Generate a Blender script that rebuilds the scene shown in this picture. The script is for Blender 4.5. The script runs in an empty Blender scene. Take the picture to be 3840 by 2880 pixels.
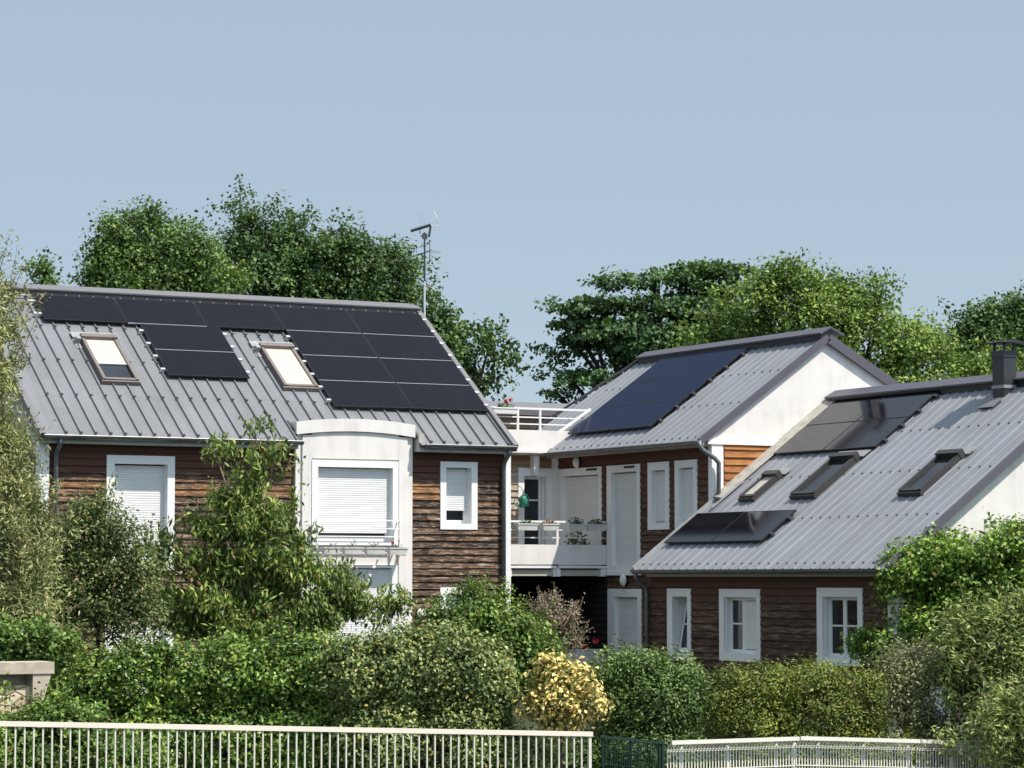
import bpy, bmesh, math, random
import numpy as np
from mathutils import Vector, Matrix

# ------------------------------------------------------------------ camera, sky, sun, exposure
C = bpy.context.scene.collection
SC = bpy.context.scene
YAW, PITCH, CAMZ, FPX = 0.494, 0.0693, 2.1, 10493.0     # focal length in pixels of a 3840 wide picture
cam = bpy.data.cameras.new("camera")
camo = bpy.data.objects.new("camera", cam)
C.objects.link(camo)
camo.location = (0, 0, CAMZ)
camo.rotation_euler = (math.pi / 2 + PITCH, 0, -YAW)
cam.sensor_width = 36.0
cam.lens = 36.0 * FPX / 3840.0
cam.clip_end = 3000
SC.camera = camo

SUN = Vector((0.38, -0.55, 1.0)).normalized()
world = bpy.data.worlds.new("World")
SC.world = world
world.use_nodes = True
wn = world.node_tree
bg = wn.nodes["Background"]
sky = wn.nodes.new("ShaderNodeTexSky")
sky.sky_type = 'NISHITA'
sky.sun_disc = False
sky.sun_elevation = math.asin(SUN.z)
sky.sun_rotation = math.atan2(SUN.x, SUN.y)
sky.altitude = 0
sky.air_density = 0.7
sky.dust_density = 0.3
sky.ozone_density = 3.0
# thin even summer haze in the sky: half the clear sky plus a pale veil
veil = wn.nodes.new("ShaderNodeMix")
veil.data_type = 'RGBA'
veil.inputs[0].default_value = 0.66
wn.links.new(sky.outputs[0], veil.inputs[6])
veil.inputs[7].default_value = (5.35, 6.45, 7.25, 1)
# the haze glows round the sun (a wide aureole behind the viewer)
wg = wn.nodes.new("ShaderNodeTexCoord")
wd = wn.nodes.new("ShaderNodeVectorMath"); wd.operation = 'DOT_PRODUCT'
wn.links.new(wg.outputs["Generated"], wd.inputs[0]); wd.inputs[1].default_value = SUN
wm = wn.nodes.new("ShaderNodeMath"); wm.operation = 'MAXIMUM'; wm.inputs[1].default_value = 0.0
wn.links.new(wd.outputs["Value"], wm.inputs[0])
wp = wn.nodes.new("ShaderNodeMath"); wp.operation = 'POWER'; wp.inputs[1].default_value = 1.6
wn.links.new(wm.outputs[0], wp.inputs[0])
wk = wn.nodes.new("ShaderNodeMath"); wk.operation = 'MULTIPLY_ADD'; wk.inputs[1].default_value = 1.5; wk.inputs[2].default_value = 1.0
wn.links.new(wp.outputs[0], wk.inputs[0])
wv = wn.nodes.new("ShaderNodeVectorMath"); wv.operation = 'SCALE'
wn.links.new(veil.outputs[2], wv.inputs[0]); wn.links.new(wk.outputs[0], wv.inputs["Scale"])
wn.links.new(wv.outputs[0], bg.inputs[0])
bg.inputs[1].default_value = 0.077
sl = bpy.data.lights.new("sun", 'SUN')
sl.energy = 4.7
sl.angle = math.radians(0.5)
sl.color = (1.0, 0.93, 0.82)
so = bpy.data.objects.new("sun", sl)
C.objects.link(so)
so.rotation_euler = SUN.to_track_quat('Z', 'Y').to_euler()
SC.view_settings.view_transform = 'Standard'
SC.view_settings.look = 'None'
SC.view_settings.exposure = 0.40
SC.view_settings.gamma = 1.0
SC.cycles.max_bounces = 6

RT = np.array([math.cos(YAW), -math.sin(YAW), 0.0])      # to the right of the view, level
FW = np.array([math.sin(YAW), math.cos(YAW), 0.0])       # away from the camera, level
UP = np.array([0.0, 0.0, 1.0])


def spot(vx, vy, d):
    """world point at distance d, given as measured on the 2212 wide print of the survey photograph"""
    k = 3840.0 / 2212.0
    a = (vx * k - 1920.0) / FPX
    b = (1440.0 - vy * k) / FPX
    f = math.cos(PITCH) - b * math.sin(PITCH)
    u = math.sin(PITCH) + b * math.cos(PITCH)
    t = d / f
    return RT * (a * t) + FW * d + UP * (CAMZ + u * t)


# ------------------------------------------------------------------ helpers
ORG = {}
KS = 1.0          # size factor about the camera height datum, used while one house is set out
DATUM = np.array([0.0, 0.0, CAMZ])


class MB:
    def __init__(self):
        self.v, self.f, self.m = [], [], []

    def poly(self, pts, mi=0):
        n = len(self.v)
        self.v += [tuple(map(float, p)) for p in pts]
        self.f.append(tuple(range(n, n + len(pts))))
        self.m.append(mi)
        return self

    def add(self, verts, faces, mi=0):
        n = len(self.v)
        self.v += [tuple(map(float, p)) for p in verts]
        for f in faces:
            self.f.append(tuple(n + i for i in f))
            self.m.append(mi)
        return self

    def box(self, p, q, mi=0):
        x0, x1 = sorted((p[0], q[0])); y0, y1 = sorted((p[1], q[1])); z0, z1 = sorted((p[2], q[2]))
        self.add([(x0, y0, z0), (x1, y0, z0), (x1, y1, z0), (x0, y1, z0), (x0, y0, z1), (x1, y0, z1), (x1, y1, z1), (x0, y1, z1)],
                 [(0, 3, 2, 1), (4, 5, 6, 7), (0, 1, 5, 4), (1, 2, 6, 5), (2, 3, 7, 6), (3, 0, 4, 7)], mi)
        return self

    def obox(self, o, a, b, c, mi=0):
        """box from corner o with edge vectors a, b, c"""
        o, a, b, c = map(lambda t: np.array(t, float), (o, a, b, c))
        vs = [o, o + a, o + a + b, o + b, o + c, o + a + c, o + a + b + c, o + b + c]
        fs = [(0, 3, 2, 1), (4, 5, 6, 7), (0, 1, 5, 4), (1, 2, 6, 5), (2, 3, 7, 6), (3, 0, 4, 7)]
        if np.dot(np.cross(a, b), c) < 0:
            fs = [f[::-1] for f in fs]
        self.add(vs, fs, mi)
        return self

    def prism(self, pts, d, mi=0):
        """closed prism: polygon pts pushed along d"""
        n = len(pts)
        d = np.array(d, float)
        P = [np.array(p, float) for p in pts]
        nrm = np.zeros(3)
        for i in range(n):
            nrm += np.cross(P[i] - P[0], P[(i + 1) % n] - P[0])
        if np.dot(nrm, d) > 0:
            P = P[::-1]
        self.add(P + [p + d for p in P], [tuple(range(n)), tuple(range(2 * n - 1, n - 1, -1))] + [((i + 1) % n, i, n + i, n + (i + 1) % n) for i in range(n)], mi)
        return self

    def tube(self, path, r, n=8, mi=0, caps=True):
        path = [np.array(p, float) for p in path]
        rs = r if isinstance(r, (list, tuple)) else [r] * len(path)
        base = len(self.v)
        prev = None
        for i, p in enumerate(path):
            a = path[max(i - 1, 0)]; b = path[min(i + 1, len(path) - 1)]
            t = (b - a) / (np.linalg.norm(b - a) + 1e-12)
            if prev is None:
                h = np.array([0, 0, 1.0]) if abs(t[2]) < 0.9 else np.array([1.0, 0, 0])
                s = np.cross(t, h)
            else:
                s = prev - t * np.dot(prev, t)
            s /= np.linalg.norm(s) + 1e-12
            prev = s
            w = np.cross(t, s)
            for k in range(n):
                an = 2 * math.pi * k / n
                self.v.append(tuple(p + (s * math.cos(an) + w * math.sin(an)) * rs[i]))
        for i in range(len(path) - 1):
            for k in range(n):
                a = base + i * n + k; b = base + i * n + (k + 1) % n
                self.f.append((a, b, b + n, a + n)); self.m.append(mi)
        if caps:
            self.f.append(tuple(base + k for k in range(n))[::-1]); self.m.append(mi)
            self.f.append(tuple(base + (len(path) - 1) * n + k for k in range(n))); self.m.append(mi)
        return self

    def lathe(self, prof, c, n=20, mi=0, axis=2):
        """profile (radius, height) turned round an axis through c"""
        base = len(self.v)
        for r, h in prof:
            for k in range(n):
                an = 2 * math.pi * k / n
                q = [r * math.cos(an), r * math.sin(an), h]
                if axis == 1:
                    q = [q[0], -q[2], q[1]]
                if axis == 0:
                    q = [-q[2], q[0], q[1]]
                self.v.append((c[0] + q[0], c[1] + q[1], c[2] + q[2]))
        for i in range(len(prof) - 1):
            for k in range(n):
                a = base + i * n + k; b = base + i * n + (k + 1) % n
                self.f.append((a, b, b + n, a + n)); self.m.append(mi)
        self.f.append(tuple(base + k for k in range(n))[::-1]); self.m.append(mi)
        self.f.append(tuple(base + (len(prof) - 1) * n + k for k in range(n))); self.m.append(mi)
        return self

    def build(self, name, mat, parent=None, smooth=False, local=False):
        me = bpy.data.meshes.new(name)
        o = np.zeros(3) if (parent is None or local) else ORG.get(parent.name, np.zeros(3))
        vv = self.v if local else [(a * KS, b * KS, CAMZ + (c - CAMZ) * KS) for a, b, c in self.v]
        me.from_pydata([(a - o[0], b - o[1], c - o[2]) for a, b, c in vv], [], self.f)
        for mm in (mat if isinstance(mat, (list, tuple)) else [mat]):
            me.materials.append(mm)
        me.polygons.foreach_set("material_index", self.m)
        if smooth:
            me.polygons.foreach_set("use_smooth", [True] * len(self.f))
        me.update()
        ob = bpy.data.objects.new(name, me)
        C.objects.link(ob)
        if parent is not None:
            ob.parent = parent
            ORG[ob.name] = np.zeros(3) if local else o
        return ob


def tag(o, label, cat, group=None):
    o["label"] = label
    o["category"] = cat
    if group:
        o["group"] = group
    return o


def thing(name, label, cat, loc=(0, 0, 0), group=None):
    o = bpy.data.objects.new(name, None)
    o.empty_display_size = 0.2
    C.objects.link(o)
    o.location = tuple(map(float, loc))
    ORG[o.name] = np.array(loc, float)
    return tag(o, label, cat, group)


def copy_tree(o, parent=None):
    c = o.copy()
    C.objects.link(c)
    c.parent = parent
    for ch in list(o.children):
        copy_tree(ch, c)
    return c


# ------------------------------------------------------------------ materials
def newmat(name):
    m = bpy.data.materials.new(name)
    m.use_nodes = True
    nt = m.node_tree
    return m, nt, nt.nodes["Principled BSDF"]


def N(nt, t, **kw):
    n = nt.nodes.new(t)
    for k, v in kw.items():
        setattr(n, k, v)
    return n


def ramp(nt, stops):
    r = N(nt, "ShaderNodeValToRGB")
    e = r.color_ramp.elements
    while len(e) < len(stops):
        e.new(0.5)
    for i, (p, c) in enumerate(stops):
        e[i].position = p
        e[i].color = (c[0], c[1], c[2], 1)
    return r


def noise(nt, scale, detail=3, vec=None, sc=None, rough=0.55, coord="Object"):
    tc = N(nt, "ShaderNodeTexCoord")
    n = N(nt, "ShaderNodeTexNoise")
    n.inputs["Scale"].default_value = scale
    n.inputs["Detail"].default_value = detail
    n.inputs["Roughness"].default_value = rough
    if sc is not None:
        mp = N(nt, "ShaderNodeMapping")
        mp.inputs["Scale"].default_value = sc
        nt.links.new(tc.outputs[coord], mp.inputs[0])
        nt.links.new(mp.outputs[0], n.inputs["Vector"])
    else:
        nt.links.new(tc.outputs[coord], n.inputs["Vector"])
    return n


def mth(nt, op, a, b=None, c=None, clamp=False):
    n = N(nt, "ShaderNodeMath", operation=op, use_clamp=clamp)
    for i, q in enumerate((a, b, c)):
        if q is None:
            continue
        if isinstance(q, (int, float)):
            n.inputs[i].default_value = q
        else:
            nt.links.new(q, n.inputs[i])
    return n.outputs[0]


def mix(nt, f, a, b, blend='MIX'):
    n = N(nt, "ShaderNodeMix", data_type='RGBA', blend_type=blend)
    for s, q in ((0, f), (6, a), (7, b)):
        if isinstance(q, (int, float)):
            n.inputs[s].default_value = q
        elif isinstance(q, tuple):
            n.inputs[s].default_value = (q[0], q[1], q[2], 1)
        else:
            nt.links.new(q, n.inputs[s])
    return n.outputs[2]


def paint(name, col, rough=0.5, var=0.12, scale=3.0, sc=None, spec=0.5, metal=0.0, bump=0.0, bscale=60):
    """a plain surface with slow natural variation in its colour"""
    m, nt, b = newmat(name)
    n = noise(nt, scale, 5, sc=sc)
    lo = tuple(c * (1 - var) for c in col); hi = tuple(min(1, c * (1 + var)) for c in col)
    r = ramp(nt, [(0.3, lo), (0.7, hi)])
    nt.links.new(n.outputs[0], r.inputs[0])
    nt.links.new(r.outputs[0], b.inputs["Base Color"])
    b.inputs["Roughness"].default_value = rough
    b.inputs["Metallic"].default_value = metal
    b.inputs["Specular IOR Level"].default_value = spec
    if bump:
        n2 = noise(nt, bscale, 3)
        bp = N(nt, "ShaderNodeBump")
        bp.inputs["Strength"].default_value = bump
        bp.inputs["Distance"].default_value = 0.01
        nt.links.new(n2.outputs[0], bp.inputs["Height"])
        nt.links.new(bp.outputs[0], b.inputs["Normal"])
    return m


def render_wall(name, col):
    """painted render: rain streaks and grime under edges, fine grain"""
    m, nt, b = newmat(name)
    n1 = noise(nt, 1.0, 5, sc=(5, 5, 0.5))
    n2 = noise(nt, 2.2, 6)
    f = mth(nt, 'MULTIPLY', n1.outputs[0], n2.outputs[0])
    r = ramp(nt, [(0.12, tuple(c * k for c, k in zip(col, (0.84, 0.84, 0.85)))), (0.22, tuple(c * 0.95 for c in col)), (0.34, col)])
    nt.links.new(f, r.inputs[0])
    nt.links.new(r.outputs[0], b.inputs["Base Color"])
    b.inputs["Roughness"].default_value = 0.85
    b.inputs["Specular IOR Level"].default_value = 0.2
    n3 = noise(nt, 90, 2)
    bp = N(nt, "ShaderNodeBump")
    bp.inputs["Strength"].default_value = 0.25
    bp.inputs["Distance"].default_value = 0.006
    nt.links.new(n3.outputs[0], bp.inputs["Height"])
    nt.links.new(bp.outputs[0], b.inputs["Normal"])
    return m


def wood(name, ztop, fresh, dark, orange, pale, keep=0.55, palef=0.62, orangef=0.55, tan=None):
    """horizontal cladding: fresh stain under the eaves, bleached, flaking and blackened further down"""
    tan = tan or fresh
    m, nt, b = newmat(name)
    geo = N(nt, "ShaderNodeNewGeometry")
    rnd = geo.outputs["Random Per Island"]
    sep = N(nt, "ShaderNodeSeparateXYZ")
    nt.links.new(geo.outputs["Position"], sep.inputs[0])
    z = sep.outputs[2]
    nb = noise(nt, 1.0, 4, sc=(0.9, 0.9, 5), coord="Object")
    ns = noise(nt, 1.0, 6, sc=(3.0, 3.0, 26), rough=0.7)
    nf = noise(nt, 1.0, 5, sc=(6.5, 6.5, 60), rough=0.75)
    nsv = mth(nt, 'MULTIPLY_ADD', ns.outputs[0], 2.4, -0.70)
    # weathered colour
    t = mth(nt, 'ADD', mth(nt, 'MULTIPLY', rnd, 0.22), mth(nt, 'MULTIPLY', nsv, 0.85))
    r = ramp(nt, [(0.38, dark), (0.52, tuple(0.5 * a + 0.5 * c for a, c in zip(dark, tan))), (0.66, tan), (0.86, tuple(0.5 * a + 0.5 * c for a, c in zip(tan, pale)))])
    nt.links.new(t, r.inputs[0])
    # orange band of bare wood, mostly in the upper weathered part
    zb = mth(nt, 'SUBTRACT', ztop - keep, z)
    band = mth(nt, 'SUBTRACT', 1.0, mth(nt, 'MULTIPLY', mth(nt, 'ABSOLUTE', mth(nt, 'SUBTRACT', zb, 0.28)), 1.9), clamp=True)
    of = mth(nt, 'ADD', mth(nt, 'MULTIPLY', band, 0.42), mth(nt, 'MULTIPLY', nb.outputs[0], 0.55))
    of = mth(nt, 'ADD', of, mth(nt, 'MULTIPLY', rnd, 0.28))
    ofr = N(nt, "ShaderNodeMapRange")
    ofr.inputs[1].default_value = orangef + 0.1
    ofr.inputs[2].default_value = orangef + 0.3
    nt.links.new(of, ofr.inputs[0])
    ofv = mth(nt, 'MULTIPLY', ofr.outputs[0], mth(nt, 'MULTIPLY_ADD', nsv, 1.5, -0.15, clamp=True))
    c1 = mix(nt, ofv, r.outputs[0], orange)
    # pale flakes
    pf = N(nt, "ShaderNodeMapRange")
    pf.inputs[1].default_value = palef
    pf.inputs[2].default_value = palef + 0.12
    nt.links.new(nf.outputs[0], pf.inputs[0])
    c2 = mix(nt, mth(nt, 'MULTIPLY', pf.outputs[0], 0.75), c1, pale)
    # protected zone
    kz = mth(nt, 'ADD', zb, mth(nt, 'MULTIPLY_ADD', nb.outputs[0], 0.5, -0.25))
    kr = N(nt, "ShaderNodeMapRange")
    kr.inputs[1].default_value = -0.12
    kr.inputs[2].default_value = 0.12
    nt.links.new(kz, kr.inputs[0])
    fr = mix(nt, ns.outputs[0], tuple(c * 0.7 for c in fresh), tuple(c * 1.25 for c in fresh))
    c3 = mix(nt, kr.outputs[0], fr, c2)
    nt.links.new(c3, b.inputs["Base Color"])
    b.inputs["Roughness"].default_value = 0.75
    b.inputs["Specular IOR Level"].default_value = 0.25
    bp = N(nt, "ShaderNodeBump")
    bp.inputs["Strength"].default_value = 0.5
    bp.inputs["Distance"].default_value = 0.01
    nt.links.new(nf.outputs[0], bp.inputs["Height"])
    nt.links.new(bp.outputs[0], b.inputs["Normal"])
    return m


def leafmat(name, dark, mid, light, gloss=0.4, trans=0.22, odd=None, oddp=0.04, clump=1.2):
    dark, mid, light = (tuple(min(0.8, c * k) for c in q) for q, k in ((dark, 1.2), (mid, 1.95), (light, 2.5)))
    m, nt, b = newmat(name)
    geo = N(nt, "ShaderNodeNewGeometry")
    rnd = geo.outputs["Random Per Island"]
    nz = noise(nt, clump, 2)
    f = mth(nt, 'ADD', mth(nt, 'MULTIPLY', rnd, 0.6), mth(nt, 'MULTIPLY_ADD', nz.outputs[0], 1.1, -0.35), clamp=True)
    r = ramp(nt, [(0.05, dark), (0.5, mid), (0.98, light)])
    nt.links.new(f, r.inputs[0])
    col = r.outputs[0]
    if odd:
        h = mth(nt, 'FRACT', mth(nt, 'MULTIPLY', rnd, 57.31))
        col = mix(nt, mth(nt, 'LESS_THAN', h, oddp), col, odd)
    nt.links.new(col, b.inputs["Base Color"])
    b.inputs["Roughness"].default_value = gloss + 0.10
    b.inputs["Specular IOR Level"].default_value = 0.32
    tr = N(nt, "ShaderNodeBsdfTranslucent")
    tc = mix(nt, 0.5, col, (0.25, 0.32, 0.03))
    nt.links.new(tc, tr.inputs[0])
    ms = N(nt, "ShaderNodeMixShader")
    ms.inputs[0].default_value = trans
    nt.links.new(b.outputs[0], ms.inputs[1])
    nt.links.new(tr.outputs[0], ms.inputs[2])
    nt.links.new(ms.outputs[0], nt.nodes["Material Output"].inputs[0])
    return m


def roofmat(name, col, rough=0.48, streak=(5.0, 0.35, 0.35)):
    m, nt, b = newmat(name)
    n1 = noise(nt, 0.8, 5)
    n2 = noise(nt, 14, 4, rough=0.7)
    n3 = noise(nt, 1.0, 4, sc=streak, rough=0.6)
    f = mth(nt, 'ADD', mth(nt, 'MULTIPLY', n1.outputs[0], 0.35), mth(nt, 'MULTIPLY', n2.outputs[0], 0.25))
    f = mth(nt, 'ADD', f, mth(nt, 'MULTIPLY', n3.outputs[0], 0.40))
    r = ramp(nt, [(0.36, tuple(c * k for c, k in zip(col, (0.80, 0.79, 0.77)))), (0.52, col), (0.66, tuple(c * 1.18 for c in col))])
    nt.links.new(f, r.inputs[0])
    nt.links.new(r.outputs[0], b.inputs["Base Color"])
    rr = N(nt, "ShaderNodeMapRange")
    rr.inputs[3].default_value = rough - 0.06
    rr.inputs[4].default_value = rough + 0.1
    nt.links.new(n2.outputs[0], rr.inputs[0])
    nt.links.new(rr.outputs[0], b.inputs["Roughness"])
    b.inputs["Specular IOR Level"].default_value = 0.45
    return m


def solarmat(name, base, rough, spec=0.5):
    m, nt, b = newmat(name)
    tc = N(nt, "ShaderNodeTexCoord")
    br = N(nt, "ShaderNodeTexBrick")
    br.offset = 0.0
    br.inputs["Scale"].default_value = 1.0
    br.inputs["Brick Width"].default_value = 0.0955
    br.inputs["Row Height"].default_value = 0.163
    br.inputs["Mortar Size"].default_value = 0.004
    br.inputs["Mortar Smooth"].default_value = 0.3
    br.inputs["Bias"].default_value = 0.0
    br.inputs["Color1"].default_value = (base[0], base[1], base[2], 1)
    br.inputs["Color2"].default_value = (base[0] * 1.5, base[1] * 1.5, base[2] * 1.6, 1)
    br.inputs["Mortar"].default_value = (base[0] * 2.6, base[1] * 2.6, base[2] * 2.6, 1)
    nt.links.new(tc.outputs["Object"], br.inputs["Vector"])
    n = noise(nt, 45, 4, rough=0.75)
    c = mix(nt, mth(nt, 'MULTIPLY_ADD', n.outputs[0], 2.4, -0.9, clamp=True), br.outputs[0], tuple(x * 3.2 for x in base))
    nt.links.new(c, b.inputs["Base Color"])
    b.inputs["Roughness"].default_value = rough
    b.inputs["Specular IOR Level"].default_value = spec
    return m


def glassmat(name, col=(0.012, 0.015, 0.02)):
    m, nt, b = newmat(name)
    n = noise(nt, 1.3, 3)
    r = ramp(nt, [(0.35, tuple(c * 0.5 for c in col)), (0.7, tuple(c * 1.8 for c in col))])
    nt.links.new(n.outputs[0], r.inputs[0])
    nt.links.new(r.outputs[0], b.inputs["Base Color"])
    b.inputs["Roughness"].default_value = 0.06
    b.inputs["Specular IOR Level"].default_value = 0.5
    return m


M = {}
M['roofA'] = roofmat("grey_steel_roof", (0.160, 0.163, 0.176))
M['roofB'] = roofmat("blue_grey_steel_roof", (0.212, 0.219, 0.242), 0.48, (0.35, 5.0, 0.35))
M['trim'] = paint("grey_steel_trim", (0.15, 0.145, 0.155), 0.5, 0.08)
M['trimB'] = paint("violet_grey_trim", (0.085, 0.080, 0.10), 0.5, 0.08)
M['trimdark'] = paint("dark_steel_trim", (0.045, 0.045, 0.05), 0.5, 0.1)
M['under'] = paint("roof_underside", (0.05, 0.05, 0.05), 0.9)
M['screw'] = paint("screw_cap", (0.05, 0.05, 0.055), 0.5)
M['flash'] = paint("pale_flashing", (0.27, 0.27, 0.28), 0.5, 0.18, 6)
M['verge'] = paint("dusty_flashing", (0.36, 0.34, 0.30), 0.8, 0.25, 5)
M['render'] = render_wall("white_render", (0.73, 0.70, 0.675))
M['pvc'] = paint("white_frame_paint", (0.78, 0.78, 0.775), 0.45, 0.04, 2)
M['shut'] = paint("white_shutter", (0.70, 0.70, 0.70), 0.5, 0.04, 2)
M['fascia'] = paint("grey_white_board", (0.40, 0.40, 0.37), 0.7, 0.15, 2)
M['fasciaB'] = paint("cream_board", (0.42, 0.39, 0.33), 0.7, 0.12, 2)
M['gutter'] = paint("zinc_gutter", (0.13, 0.135, 0.14), 0.4, 0.25, 4, metal=0.35)
M['pipe'] = paint("zinc_pipe", (0.15, 0.16, 0.17), 0.4, 0.2, 5, metal=0.3)
M['glass'] = glassmat("window_glass")
M['alu'] = paint("aluminium", (0.72, 0.72, 0.73), 0.35, 0.05, metal=0.6)
M['panelframe'] = paint("black_panel_frame", (0.010, 0.010, 0.012), 0.4)
M['solarA'] = solarmat("black_solar_cells", (0.0036, 0.0032, 0.0052), 0.36, 0.08)
M['solarB'] = solarmat("sky_tinted_solar_cells", (0.0028, 0.0055, 0.019), 0.12, 0.02)  # blue of the reflected sky put into the cell colour, gloss nearly off
M['solarC'] = solarmat("brown_black_solar_cells", (0.003, 0.003, 0.005), 0.09, 0.32)
M['dotmat'] = M['screw']
M['woodA'] = wood("weathered_cladding", 4.62, (0.088, 0.040, 0.025), (0.020, 0.014, 0.011), (0.42, 0.185, 0.06), (0.58, 0.49, 0.43), 0.56, 0.565, 0.62, (0.145, 0.082, 0.046))
M['woodG'] = wood("bleached_grey_cladding", 4.62, (0.16, 0.12, 0.09), (0.10, 0.08, 0.065), (0.2, 0.15, 0.1), (0.32, 0.28, 0.24), 0.1, 0.6, 0.9)
M['woodB'] = wood("brown_cladding", 4.72, (0.105, 0.046, 0.030), (0.05, 0.026, 0.018), (0.16, 0.075, 0.035), (0.30, 0.22, 0.17), 0.85, 0.62, 0.8, (0.10, 0.055, 0.038))
M['woodC'] = wood("red_brown_cladding", 2.2, (0.100, 0.046, 0.030), (0.045, 0.026, 0.018), (0.18, 0.09, 0.04), (0.30, 0.22, 0.16), 0.55, 0.60, 0.75, (0.10, 0.058, 0.040))
M['woodO'] = wood("orange_cladding", 4.75, (0.34, 0.135, 0.045), (0.20, 0.075, 0.03), (0.40, 0.18, 0.06), (0.5, 0.3, 0.15), 0.0, 0.8, 0.5)
M['woodD'] = wood("pale_grey_cladding", 4.75, (0.30, 0.20, 0.12), (0.36, 0.32, 0.28), (0.55, 0.34, 0.14), (0.6, 0.56, 0.5), 0.25, 0.5, 0.75)
M['darkwood'] = paint("shade_dark_wood", (0.012, 0.010, 0.009), 0.8, 0.3, 4)  # near-black: the loggia's shade put into the colour; rear walls share it
M['conc'] = paint("grey_concrete", (0.44, 0.38, 0.30), 0.9, 0.2, 7, bump=0.4)
M['blind'] = paint("cream_blind", (0.43, 0.40, 0.355), 0.8, 0.14, 9)
M['brownframe'] = paint("brown_window_frame", (0.155, 0.125, 0.115), 0.5, 0.15, 6)
M['greyframe'] = paint("grey_window_frame", (0.035, 0.034, 0.033), 0.5, 0.1, 6)
M['panelcloth'] = paint("beige_awning_cloth", (0.45, 0.43, 0.36), 0.8, 0.1)
M['lamp'] = paint("opal_lamp", (0.72, 0.71, 0.66), 0.3, 0.05)
M['black'] = paint("black_plastic", (0.012, 0.012, 0.014), 0.5)
M['chim'] = paint("black_steel_flue", (0.026, 0.029, 0.033), 0.45, 0.2, 4)
M['planter'] = paint("grey_planter", (0.58, 0.55, 0.52), 0.7, 0.12, 8)
M['planterw'] = paint("pale_planter", (0.58, 0.58, 0.56), 0.6, 0.1, 8)
M['green'] = paint("green_plastic", (0.02, 0.17, 0.115), 0.35, 0.15)
M['greenmetal'] = paint("green_fence_paint", (0.008, 0.030, 0.022), 0.45, 0.2)
M['fence'] = paint("cream_rail_paint", (0.74, 0.67, 0.58), 0.4, 0.05, 1)
M['bar'] = paint("pale_bar_paint", (0.62, 0.60, 0.51), 0.4, 0.14, 4)
M['mesh'] = paint("pale_wire_paint", (0.74, 0.71, 0.64), 0.5, 0.08, 2)
M['curtain'] = paint("white_curtain", (0.75, 0.73, 0.7), 0.9, 0.05)
M['bark'] = paint("bark", (0.045, 0.036, 0.03), 0.9, 0.3, 20)
M['twig'] = paint("pale_twig", (0.22, 0.15, 0.11), 0.9, 0.25, 30)
M['soil'] = paint("soil", (0.06, 0.045, 0.035), 0.95, 0.3, 3)
M['stone'] = None
M['red'] = paint("red_petals", (0.55, 0.015, 0.03), 0.6, 0.2, 30)
M['orangep'] = paint("orange_petals", (0.65, 0.10, 0.05), 0.6, 0.2, 30)
M['dkleaf'] = leafmat("balcony_leaf", (0.02, 0.035, 0.018), (0.04, 0.07, 0.03), (0.09, 0.13, 0.06))
M['rdleaf'] = leafmat("red_balcony_leaf", (0.08, 0.02, 0.015), (0.16, 0.05, 0.035), (0.16, 0.16, 0.07))

# ------------------------------------------------------------------ ground
def ground_z(x, y):
    if y < 10: return 0.4
    if y < 26: return 0.4 - (y - 10) / 16 * 1.6
    if y < 40: return -1.2
    if y < 46: return -1.2 + (y - 40) / 6 * 0.9
    return -0.3

g = MB()
xs = [-2500, -300, -60, -20, 0, 10, 20, 30, 40, 60, 100, 400, 2500]
ys = [-2500, -200, -30, 0, 10, 14, 18, 22, 26, 32, 36, 40, 43, 46, 60, 90, 300, 2500]
gv = [(x, y, ground_z(x, y)) for y in ys for x in xs]
gf = [(j * len(xs) + i, j * len(xs) + i + 1, (j + 1) * len(xs) + i + 1, (j + 1) * len(xs) + i) for j in range(len(ys) - 1) for i in range(len(xs) - 1)]
g.add(gv, gf)
gm, gnt, gb = newmat("garden_ground")
gn1 = noise(gnt, 0.7, 6); gn2 = noise(gnt, 18, 4)
gr = ramp(gnt, [(0.3, (0.022, 0.020, 0.013)), (0.5, (0.024, 0.032, 0.012)), (0.75, (0.04, 0.05, 0.018))])
gnt.links.new(mth(gnt, 'MULTIPLY_ADD', gn2.outputs[0], 0.5, mth(gnt, 'MULTIPLY', gn1.outputs[0], 0.5)), gr.inputs[0])
gnt.links.new(gr.outputs[0], gb.inputs["Base Color"]); gb.inputs["Roughness"].default_value = 0.95
go = g.build("ground", gm)
go["kind"] = "structure"
go["label"] = "garden soil and grass sloping towards the houses"

# ------------------------------------------------------------------ house builders
def fac_y(y0): return lambda a, d, z: (a, y0 - d, z)          # wall facing -Y, a = X
def fac_x(x0): return lambda a, d, z: (x0 - d, a, z)          # wall facing -X, a = Y


def intervals(a0, a1, cuts):
    segs = [(a0, a1)]
    for c0, c1 in cuts:
        out = []
        for s0, s1 in segs:
            if c1 <= s0 or c0 >= s1:
                out.append((s0, s1)); continue
            if c0 > s0: out.append((s0, c0))
            if c1 < s1: out.append((c1, s1))
        segs = out
    return [s for s in segs if s[1] - s[0] > 0.02]


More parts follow.
